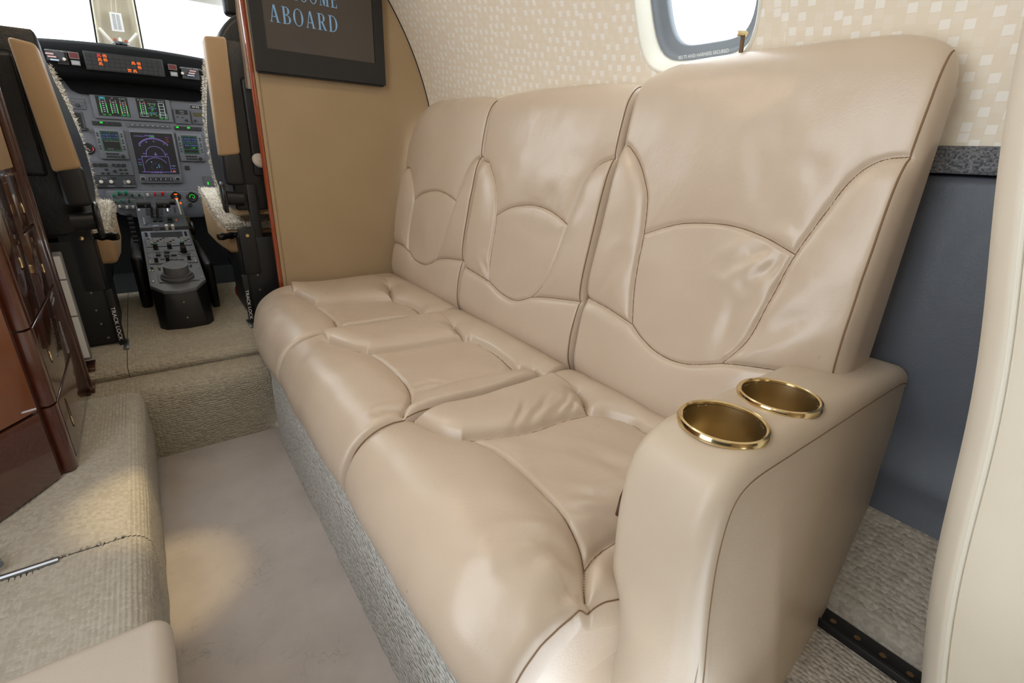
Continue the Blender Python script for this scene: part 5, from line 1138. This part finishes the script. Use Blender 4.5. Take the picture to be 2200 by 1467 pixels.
for x_, y_ in ((395, 649), (403, 682)):
    p_ = Vector(on_y(x_, y_, 1.764 if y_ < 660 else 1.754)); G().lathe([(0.0028, 0), (0.0022, 0.0016), (0, 0.002)], p_, (0, -1, 0), 10).build('screw', 'brass', pb, smooth=True)
TN = Vector((0, -0.1714, 0.9852))                     # normal of the sloped top
def tq(name, c4, t, material, parent=pd, lift=0.0):
    """plate on the slope from four photo corners"""
    P_ = [Vector(on_top(*c)) + TN * lift for c in c4]; V = P_ + [p + TN * t for p in P_]
    return G().add(V, [(0, 1, 2, 3), (7, 6, 5, 4), (0, 4, 5, 1), (1, 5, 6, 2), (2, 6, 7, 3), (3, 7, 4, 0)]).build(name, material, parent, bevel=0.0008, seg=1)
def quad_uv(c4):
    P_ = [Vector(on_top(*c)) for c in c4]; return lambda u, v: P_[0].lerp(P_[1], u).lerp(P_[3].lerp(P_[2], u), v)
k6 = lambda x, y: (280 + x / 8.15, 460 + y / 8.15)
kp = tq('keypad_unit', (k6(235, 330), k6(1010, 300), k6(1080, 545), k6(290, 590)), 0.004, 'pedestal_grey')
tq('keypad_display', (k6(350, 345), k6(905, 322), k6(925, 415), k6(370, 432)), 0.0012, 'screen_black', kp, 0.004)
f_ = quad_uv((k6(285, 445), k6(1025, 410), k6(1065, 510), k6(300, 570)))
for r_ in range(5):
    for c_ in range(14):
        if c_ in (9,): continue
        p_ = f_((c_ + 0.5) / 14, (r_ + 0.5) / 5) + TN * 0.004
        G().box(p_.x - 0.0034, p_.x + 0.0034, p_.y - 0.0048, p_.y + 0.0048, p_.z - 0.001, p_.z + 0.0022).build('key', 'decal_grey' if (r_ + c_) % 5 else 'key_dark', kp)
for sx in (0, 1):
    f_ = quad_uv((k6(245, 345), k6(300, 343), k6(325, 415), k6(265, 420))) if sx == 0 else quad_uv((k6(935, 325), k6(985, 323), k6(1010, 400), k6(955, 405)))
    for r_ in range(6): p_ = f_(0.5, (r_ + 0.5) / 6) + TN * 0.004; G().box(p_.x - 0.004, p_.x + 0.004, p_.y - 0.003, p_.y + 0.003, p_.z - 0.001, p_.z + 0.002).build('line_key', 'key_dark', kp)
u1 = tq('audio_unit', (k6(285, 600), k6(1080, 565), k6(1125, 640), k6(300, 690)), 0.003, 'pedestal_grey'); u2 = tq('trim_unit', (k6(300, 695), k6(1125, 650), k6(1160, 745), k6(320, 790)), 0.003, 'pedestal_grey'); u3 = tq('lighting_unit', (k6(320, 795), k6(1160, 752), k6(1190, 850), k6(335, 885)), 0.003, 'pedestal_grey')
def tknob(x, y, r, h, material, parent=pd, cap=None, name='rotary_knob'):
    p_ = Vector(on_top(*k6(x, y))) + TN * 0.002
    o = G().lathe([(r * 1.2, 0), (r * 1.2, h * 0.12), (r, h * 0.15), (r * 0.92, h), (0, h)], p_, TN, 16).build(name, material, parent, smooth=True, angle=40)
    if cap: G().lathe([(r * 0.6, 0), (r * 0.5, 0.0015), (0, 0.0015)], p_ + TN * h, TN, 12).build('knob_cap', cap, o)
    return o
tknob(455, 632, 0.0075, 0.022, 'black_plastic', u1, 'knob_green'); tknob(695, 615, 0.0070, 0.018, 'black_plastic', u1); tknob(920, 600, 0.0070, 0.022, 'black_plastic', u1, 'knob_green')
p_ = Vector(on_top(*k6(945, 695))); G().lathe([(0.020, 0.003), (0.020, 0.006), (0.016, 0.007), (0.015, 0.004)], p_, TN, 28).build('trim_ring', 'pedestal_grey', u2, smooth=True)
G().tube([p_ + TN * 0.002, p_ + TN * 0.022, p_ + TN * 0.030 + Vector((0, 0.006, 0))], [0.010, 0.009, 0.007], 8).build('trim_knob', 'black_plastic', u2, smooth=True, angle=30)
tq('rocker', (k6(450, 700), k6(530, 697), k6(538, 752), k6(458, 756)), 0.007, 'key_dark', u2, 0.002); tq('rocker', (k6(595, 670), k6(690, 668), k6(692, 700), k6(597, 703)), 0.006, 'key_dark', u2, 0.002); tq('rocker', (k6(595, 735), k6(690, 732), k6(692, 760), k6(598, 762)), 0.006, 'key_dark', u2, 0.002); tq('rocker', (k6(715, 728), k6(815, 726), k6(818, 748), k6(718, 752)), 0.005, 'key_dark', u2, 0.002)
for x_, y_ in ((465, 850), (660, 835), (1035, 808)): tknob(x_, y_, 0.0055, 0.016, 'black_plastic', u3)
for x_ in (570, 720, 810, 905): tq('slot', (k6(x_ - 40, 805), k6(x_ + 40, 801), k6(x_ + 40, 815), k6(x_ - 40, 819)), 0.004, 'key_dark', u3, 0.001)
for x_, y_ in ((320, 635), (330, 700), (345, 775), (355, 825), (358, 858), (1060, 605), (1085, 655), (1105, 720), (1125, 770), (1138, 798), (1145, 835), (350, 1005), (400, 1003), (520, 1065), (520, 1202), (1110, 1012), (1178, 1138), (1195, 935), (405, 1187), (1260, 1105)):
    p_ = Vector(on_top(*k6(x_, y_))) + TN * 0.002; G().lathe([(0.0026, 0), (0.0022, 0.0016), (0, 0.002)], p_, TN, 8).build('screw', 'panel_dark' if x_ in (320, 330, 345, 1060, 1085, 1105) else 'brass', pd, smooth=True)
# big round knob on its stepped flange
tq('knob_mount', (k6(470, 1060), k6(1130, 1000), k6(1210, 1160), k6(510, 1215)), 0.004, 'pedestal_grey')
kc = Vector(on_top(*k6(835, 1120))); kb = G().lathe([(0.046, 0.002), (0.046, 0.010), (0.041, 0.014), (0.040, 0.019), (0.0345, 0.020)], kc, TN, 44).build('knob_base', 'panel_mid', pd, smooth=True)
kb2 = G().lathe([(0.0345, 0.016), (0.0345, 0.046), (0.0335, 0.0475), (0, 0.0478)], kc, TN, 44).build('round_knob', 'panel_grey', pd, smooth=True)
G().lathe([(0.0348, 0.0462), (0.0346, 0.0476), (0.0335, 0.0480)], kc, TN, 44).build('knob_edge', 'decal_grey', kb2, smooth=True); G().lathe([(0.0015, 0.048), (0.001, 0.0488), (0, 0.049)], kc, TN, 8).build('screw', 'brass', kb2)
for x_, y_, mt in ((385, 960, 'steel'), (510, 965, 'brass'), (1062, 920, 'steel')):
    p_ = Vector(on_top(*k6(x_, y_))) + TN * 0.002; G().lathe([(0.004, 0), (0.004, 0.006), (0.0025, 0.008), (0, 0.008)], p_, TN, 10).build('fastener', mt, pd, smooth=True)
# throttle quadrant rising toward the panel
QY0, QY1 = 2.36, 2.56; QZ0, QZ1 = 0.470, 0.535
G().prism([(QY0, 0.40), (QY0, QZ0), (QY1, QZ1), (QY1 + 0.09, QZ1 - 0.01), (QY1 + 0.09, 0.40)], 0, -0.037, 0.122).build('throttle_quadrant', 'panel_dark', pd, bevel=0.003)
qs = (QZ1 - QZ0) / (QY1 - QY0); QN = Vector((0, -qs, 1)).normalized()
def on_q(x, y):
    d = ray(x, y); t = (QZ0 + (EYE[1] - QY0) * qs - EYE[2]) / (d[2] - qs * d[1]); return Vector(EYE + t * d)
k5 = lambda x, y: (180 + x / 7.333, 380 + y / 7.333)
def qq(name, c4, t, material, lift=0.0):
    P_ = [on_q(*k5(*c)) + QN * lift for c in c4]; V = P_ + [p + QN * t for p in P_]
    return G().add(V, [(0, 1, 2, 3), (7, 6, 5, 4), (0, 4, 5, 1), (1, 5, 6, 2), (2, 6, 7, 3), (3, 7, 4, 0)]).build(name, material, pd)
qq('throttle_slot', ((970, 500), (1250, 500), (1250, 600), (980, 605)), 0.001, 'dark_void'); qq('lever_slot', ((1290, 500), (1320, 500), (1330, 560), (1295, 565)), 0.001, 'dark_void'); qq('lever_slot', ((1410, 480), (1440, 480), (1455, 560), (1430, 565)), 0.001, 'dark_void'); qq('placard', ((852, 505), (882, 503), (886, 535), (855, 537)), 0.001, 'decal_grey'); qq('placard', ((1305, 500), (1330, 500), (1338, 545), (1312, 548)), 0.0014, 'white_paint')
for x_ in (1075, 1165):
    p_ = on_q(*k5(x_, 640)); q_ = Vector(on_y(*k5(x_ - 10, 470), 2.44)); G().tube([p_, p_.lerp(q_, 0.5) + QN * 0.006, q_], 0.005, 6).build('throttle_lever', 'panel_dark', pd)
    qq('idle_stop', ((x_ + 15, 640), (x_ + 70, 640), (x_ + 80, 710), (x_ + 22, 712)), 0.006, 'key_dark')
for xa, xb, xc in ((830, 1055, 955), (1135, 1355, 1220)):
    a_, b_ = Vector(on_y(*k5(xa, 425), 2.42)), Vector(on_y(*k5(xb, 420), 2.42)); o = G().tube([a_, a_.lerp(b_, 0.04), a_.lerp(b_, 0.96), b_], [0.0145, 0.0165, 0.0165, 0.0145], 20).build('throttle_grip', 'black_plastic', pd, smooth=True, angle=40)
    p_ = a_.lerp(b_, 0.58) + Vector((0, -0.014, -0.006)); G().lathe([(0.0042, 0), (0.0038, 0.003), (0, 0.004)], p_, (0, -1, -0.3), 12).build('grip_button', 'steel', o, smooth=True)
a_, b_ = Vector(on_y(*k5(1350, 395), 2.43)), Vector(on_y(*k5(1440, 395), 2.43)); G().tube([a_, b_], 0.012, 16).build('grip_end', 'black_plastic', pd, smooth=True, angle=40)
fl_ = [on_y(*k5(1455, 365), 2.44), on_y(*k5(1480, 360), 2.44), on_y(*k5(1545, 590), 2.42), on_y(*k5(1525, 595), 2.42)]; V = fl_ + [p + np.array([0, 0.03, 0]) for p in fl_]
G().add(V, [(0, 1, 2, 3), (7, 6, 5, 4), (0, 4, 5, 1), (1, 5, 6, 2), (2, 6, 7, 3), (3, 7, 4, 0)]).build('flap_lever', 'knob_beige', pd, bevel=0.001)
p_ = on_q(*k5(1365, 705)); G().lathe([(0.012, 0), (0.012, 0.004), (0.0085, 0.005), (0.008, 0.018), (0, 0.018)], p_, QN, 16).build('rotary_knob', 'key_dark', pd, smooth=True, angle=40); p_ = on_q(*k5(1458, 682)); G().lathe([(0.003, 0), (0.0025, 0.003), (0, 0.004)], p_, QN, 10).build('indicator_lamp', 'glow_orange', pd, smooth=True); p_ = on_q(*k5(1468, 718)); G().lathe([(0.003, 0), (0.0025, 0.003), (0, 0.004)], p_, QN, 10).build('indicator_lamp', 'steel', pd, smooth=True)
p_ = on_q(*k5(965, 760)); G().tube([p_, Vector(on_y(*k5(940, 640), 2.40))], [0.004, 0.003], 8).build('locking_lever', 'panel_grey', pd, smooth=True)
# knobs on the ledge between quadrant and keypad
p_ = Vector(on_top(*k5(1148, 840))); G().lathe([(0.0115, 0), (0.011, 0.018), (0, 0.018)], p_, TN, 14).build('rotary_knob', 'panel_grey', pd, smooth=True, angle=40)
for x_ in (1315, 1412): p_ = Vector(on_top(*k5(x_, 835))); G().tube([p_, p_ + TN * 0.012, p_ + TN * 0.020 + Vector((0, -0.003, 0))], [0.004, 0.0055, 0.005], 10).build('toggle_switch', 'knob_beige', pd, smooth=True)
# trim wheel stub on the right, ribbed boot on the left
a_, b_ = Vector(on_y(*k5(1640, 810), 2.40)), Vector(on_y(*k5(1710, 812), 2.40)); G().tube([a_, b_], 0.006, 10).build('trim_shaft', 'black_paint', pd, smooth=True); G().lathe([(0.0, -0.004), (0.028, -0.004), (0.030, 0), (0.028, 0.004), (0, 0.004)], b_, (1, 0.1, 0), 24).build('trim_wheel', 'black_plastic', pd, smooth=True)
for k in range(10):
    t = k / 9; c = Vector(on_y(715 / 7.333 + 180 + 23 * t, 461 + 88 * t, 2.50 - 0.25 * t)); w_ = 0.0085 + 0.001 * t
    box('harness_rib', (c.x - w_, c.x + w_, c.y - 0.008, c.y + 0.008, c.z - 0.0072, c.z + 0.0062), 'black_paint', pd, bevel=0.002)
# rudder side duct right of the pedestal and olive frame behind
box('side_duct', (0.125, 0.150, 1.95, 2.45, 0.232, 0.40), 'black_paint', pd, bevel=0.02, seg=3)
box('side_duct', (-0.078, -0.045, 2.05, 2.5, 0.232, 0.42), 'black_paint', pd, bevel=0.015, seg=3)
x0, z1 = xz(383, 475, 2.62); x1, z0 = xz(420, 535, 2.62); box('support_frame', (x0, x1, 2.60, 2.62, z0, z1 + 0.02), 'olive', pd)

# ---------------------------------------------------------------- pilot seats
def fur_strip(g, line, n_, spread, length, rx):
    for _ in range(n_):
        t = random.random() * (len(line) - 1); i = int(t); f = t - i; p = line[i].lerp(line[i + 1], f); d = Vector((random.uniform(-0.6, 0.6), random.uniform(-.4, 1), random.uniform(-.5, .8))).normalized(); b_ = p + Vector((random.uniform(*rx), random.uniform(-spread, spread), random.uniform(-spread, spread)))
        e_ = b_ + d * length * random.uniform(0.5, 1.1); w_ = d.orthogonal().normalized() * 0.0012; g.add([b_ - w_, b_ + w_, e_], [(0, 1, 2)])
def pilot_seat(xi, sg, shell_yz, rear_y, cush_yz, top_z, label, arm_quad, arm_y, head, frame):
    """xi: inner face x; sg: +1 when the seat lies toward -x of it; yz lists trace the inner side"""
    s = thing('pilot_seat', (xi - sg * 0.22, 2.0, 0.238), label, 'pilot seat', 'pilot seats'); xo = xi - sg * 0.42; lo, hi = min(xi, xo), max(xi, xo)
    fr = smooth_curve(shell_yz, 0.02)
    rear = [(rear_y + 0.01, shell_yz[-1][1] - 0.005), (rear_y - 0.005, 0.70), (rear_y - 0.01, 0.90), (rear_y + 0.0, top_z)]
    G().prism([tuple(p) for p in fr] + rear, 0, lo, hi).build('backrest', 'leather_black', s, bevel=0.016, seg=3)
    T_ = np.gradient(fr, axis=0); T_ /= np.linalg.norm(T_, axis=1)[:, None]; Nn_ = np.stack([-T_[:, 1], T_[:, 0]], 1)
    if Nn_[len(fr) // 2][0] < 0: Nn_ = -Nn_
    def layer(a, b, name, material, ins, i0=0, i1=None):
        q = fr[i0:i1]; m__ = Nn_[i0:i1]; p_ = [tuple(v) for v in q + m__ * a] + [tuple(v) for v in (q + m__ * b)[::-1]]
        return G().prism(p_, 0, lo + ins, hi - ins).build(name, material, s, bevel=0.004), q + m__ * b
    cut = max(2, int(len(fr) * 0.12)); _, _l = layer(-0.01, 0.020, 'seat_cover', 'leather_tan', 0.006, cut, None); fl, edge_ = layer(0.018, 0.034, 'sheepskin_back', 'sheepskin', 0.004, cut, int(len(fr) * 0.75))
    g = G(); fur_strip(g, [Vector((xi - sg * 0.004, y, z)) for y, z in edge_], 2200, 0.008, 0.009, (-0.008, 0.006)); o = g.build('fleece', 'sheepskin', s); o['kind'] = 'stuff'
    # lumbar-height pouch and folds on the back of the shell
    G().prism([tuple(p) for p in [(rear_y - 0.012, 0.70), (rear_y - 0.016, 0.80), (rear_y - 0.018, 0.96), (rear_y + 0.02, 0.98), (rear_y + 0.02, 0.69)]], 0, lo + 0.03 if sg > 0 else lo + 0.06, hi - 0.05 if sg > 0 else hi - 0.02).build('rear_pouch', 'leather_black', s, bevel=0.008, seg=3)
    hx, hy, hz, hw = head; G().prism([(hx - hw / 2 + hw * t, hz + hz * 0 + 0.075 * (1 - abs(2 * t - 1) ** 2.6)) for t in np.linspace(0, 1, 17)] + [(hx + hw / 2, hz - 0.22), (hx - hw / 2, hz - 0.22)], 1, hy, hy + 0.075).build('headrest', 'leather_black', s, bevel=0.014, seg=3)
    # folded-up armrest and its pivot
    P_ = [Vector(on_y(*q, arm_y)) for q in arm_quad]; V = P_ + [p + Vector((0, 0.055, -0.004)) for p in P_]
    ar = G().add(V, [(0, 1, 2, 3), (7, 6, 5, 4), (0, 4, 5, 1), (1, 5, 6, 2), (2, 6, 7, 3), (3, 7, 4, 0)]).build('armrest', 'leather_tan', s, bevel=0.008, seg=3)
    bl, br_ = P_[3], P_[2]; c = (bl + br_) / 2
    G().box(bl.x + 0.004, br_.x + 0.004, arm_y + 0.004, arm_y + 0.05, c.z - 0.085, c.z + 0.01).build('armrest_hinge', 'black_plastic', s, bevel=0.012, seg=3)
    G().tube([(c.x - sg * 0.02, arm_y + 0.03, c.z - 0.125), (c.x + sg * 0.025, arm_y + 0.03, c.z - 0.122)], 0.022, 20).build('pivot', 'black_paint', s, smooth=True, angle=40)
    k = c.x + sg * 0.032; G().prism([(arm_y + 0.005, c.z - 0.165), (arm_y + 0.0, c.z - 0.13), (arm_y + 0.012, c.z - 0.085), (arm_y + 0.04, c.z - 0.075), (arm_y + 0.06, c.z - 0.10), (arm_y + 0.05, c.z - 0.16)], 0, k - 0.006, k + 0.006).build('recline_knob', 'black_gloss', s, bevel=0.004)
    # seat pan with fleece on top
    cx0 = xi + sg * 0.034; a_, b_ = min(cx0, xo), max(cx0, xo); G().prism(cush_yz, 0, a_, b_).build('seat_cushion', 'leather_tan', s, bevel=0.014, seg=3)
    top = [p for p in cush_yz if p[1] > 0.48]; tl = sorted(top); q = smooth_curve(tl, 0.012) if len(tl) > 2 else np.array(tl)
    fle = G().prism([tuple(p) for p in q] + [(y, z + 0.022) for y, z in q[::-1]], 0, a_ + 0.003, b_ - 0.003).build('sheepskin_seat', 'sheepskin', s, bevel=0.008, seg=2)
    g = G(); fur_strip(g, [Vector((cx0 - sg * 0.01, y, z + 0.018)) for y, z in q], 4000, 0.008, 0.011, (-0.16 if sg > 0 else -0.012, 0.012 if sg > 0 else 0.16)); fur_strip(g, [Vector((cx0, y, z + 0.010)) for y, z in q], 500, 0.006, 0.012, (-0.004, 0.004)); o = g.build('fleece', 'sheepskin', s); o['kind'] = 'stuff'
    # black base frame with screws, track lock bar
    fx, fy, ft = frame; f0, f1 = (fx - 0.20, fx) if sg > 0 else (fx, fx + 0.20); pf = box('base_frame', (f0, f1, fy, fy + 0.30, 0.245, ft), 'black_paint', s, bevel=0.004)
    box('frame_rail', (fx - sg * 0.045 if sg > 0 else fx, fx if sg > 0 else fx + 0.045, fy - 0.006, fy + 0.02, 0.40, ft + 0.03), 'black_paint', s, bevel=0.003); box('frame_post', (fx - sg * 0.055 - 0.014, fx - sg * 0.055 + 0.014, fy + 0.002, fy + 0.03, 0.36, ft + 0.16), 'black_paint', s, bevel=0.003)
    for dx, z in ((0.035, 0.395), (0.035, 0.345), (0.032, 0.305), (0.025, 0.262), (0.10, 0.395)): G().lathe([(0.0036, 0), (0.0028, 0.002), (0, 0.0025)], (fx - sg * dx, fy, z), (0, -1, 0), 10).build('screw', 'steel', pf, smooth=True)
    G().lathe([(0.0055, 0), (0.005, 0.003), (0, 0.0035)], (fx - sg * 0.022, fy - 0.006, ft + 0.008), (0, -1, 0), 12).build('bolt', 'brass', s, smooth=True)
    kx = fx + sg * 0.002; G().tube([(kx - sg * 0.03, fy + 0.10, ft - 0.0), (kx, fy + 0.07, ft), (kx + sg * 0.014, fy + 0.06, ft), (kx + sg * 0.024, fy + 0.055, ft), (kx + sg * 0.038, fy + 0.05, ft), (kx + sg * 0.050, fy + 0.045, ft)], [0.008, 0.008, 0.012, 0.009, 0.012, 0.0095], 14).build('adjust_handle', 'black_gloss', s, smooth=True)
    lb = box('track_lock_bar', (fx + sg * 0.004 - 0.008, fx + sg * 0.004 + 0.008, fy - 0.012, fy + 0.004, 0.236, 0.40), 'black_paint', s, bevel=0.002)
    V_, F_ = text_mesh('TRACK LOCK'); hgt = 0.0115; kx_ = hgt / 0.72; L_ = V_[:, 0].max() * kx_; hx_ = fx + sg * 0.004
    G().add([(hx_ - 0.0055 + y * kx_ * 0.8, fy - 0.0126, 0.352 - x * kx_) for x, y in V_], F_).build('track_lettering', 'white_paint', lb)
    box('floor_track', (fx + sg * 0.012 - 0.006, fx + sg * 0.012 + 0.006, fy - 0.06, fy + 0.02, 0.236, 0.245), 'steel', s, bevel=0.002)
    box('pan_frame', (min(fx, xo), max(fx, xo), fy + 0.32, fy + 0.60, 0.36, 0.40), 'black_paint', s, bevel=0.004)
    return s
pilot_seat(-0.130, 1, [(1.70, 0.985), (1.80, 0.925), (2.00, 0.870), (2.14, 0.815), (2.225, 0.755), (2.245, 0.66), (2.15, 0.60), (1.95, 0.555), (1.76, 0.555)], 1.685,
           [(1.80, 0.525), (2.0, 0.530), (2.20, 0.545), (2.30, 0.560), (2.325, 0.53), (2.30, 0.44), (2.07, 0.425), (1.80, 0.45)], 1.02, 'black leather pilot seat with raised tan armrest beside the wooden cabinet', [(12, 76), (75, 92), (173, 362), (113, 370)], 1.615, (-0.295, 1.70, 0.992, 0.24), (-0.132, 1.70, 0.535))
pilot_seat(0.222, -1, [(1.74, 1.045), (1.83, 1.000), (1.995, 0.930), (2.126, 0.840), (2.165, 0.753), (2.152, 0.690), (2.10, 0.640), (1.90, 0.588), (1.76, 0.600)], 1.728,
           [(1.80, 0.53), (1.97, 0.530), (2.20, 0.555), (2.41, 0.590), (2.44, 0.56), (2.42, 0.42), (2.10, 0.43), (1.80, 0.455)], 1.06, 'black leather copilot seat with raised tan armrest beside the partition', [(437, 75), (486, 78), (517, 331), (473, 336)], 1.71, (0.352, 1.745, 1.062, 0.215), (0.215, 1.72, 0.515))
# fire extinguisher bottle beside the copilot seat base
fe = thing('fire_extinguisher', (0.205, 1.96, 0.24), 'small red and white fire extinguisher behind the copilot track lock', 'extinguisher')
c_ = Vector(on_y(512, 627, 2.06)); G().tube([c_ + Vector((0, 0.0, 0)), c_ + Vector((0.10, 0.03, 0))], 0.026, 20).build('bottle', 'red_paint', fe, smooth=True, angle=40); G().tube([c_ + Vector((0.008, 0.002, 0.0)), c_ + Vector((0.028, 0.008, 0.0))], 0.0268, 20).build('label_band', 'white_paint', fe, smooth=True, angle=40)
G().box(c_.x - 0.01, c_.x + 0.10, c_.y - 0.02, c_.y + 0.05, 0.238, c_.z - 0.02).build('bracket', 'black_paint', fe)
# beige curtain edge behind the partition, black visor above
cu_ = thing('curtain', (0.30, 1.73, 0.72), 'gathered beige curtain edge peeking out behind the wooden partition strip', 'curtain')
pts = []
for x_, y_ in ((503, -20), (508, 30), (516, 80), (524, 130), (531, 190)): p_ = on_y(x_, y_, 1.695); pts.append(p_)
V = []
for i, p_ in enumerate(pts): V.append([p_ + np.array([u, 0.006 * math.sin(u * 300), 0]) for u in np.linspace(-0.004 * i / 4, 0.022, 18)])
grid_mesh('cloth', np.array(V), 'leather_pale', cu_)
a_ = on_y(538, 165, 1.70); G().box(a_[0] - 0.004, a_[0] + 0.012, 1.690, 1.700, a_[2] - 0.02, a_[2] + 0.02).build('tieback', 'leather_pale', cu_, bevel=0.004)
a_ = Vector(on_y(550, 345, 1.705)); G().lathe([(0.0, -0.006), (0.016, -0.005), (0.022, 0.0), (0.020, 0.006), (0.0, 0.012)], a_ + Vector((0.010, 0, 0)), (0.3, -1, 0.5), 20).build('tie_pad', 'leather_pale', cu_, smooth=True)
vs_ = thing('sun_visor', (0.29, 1.80, 1.14), 'padded black leather visor hanging at the top of the cockpit opening', 'visor'); a_ = Vector(on_y(488, 5, 1.85)); G().box(a_.x - 0.012, a_.x + 0.08, 1.84, 1.875, a_.z - 0.035, a_.z + 0.14).build('pad', 'leather_black', vs_, bevel=0.014, seg=4)

# keep every tree at thing > part > sub-part
def depth(o):
    k = 1
    while o.parent: o = o.parent; k += 1
    return k
for o in list(COL.objects):
    while depth(o) > 3: o.parent = o.parent.parent
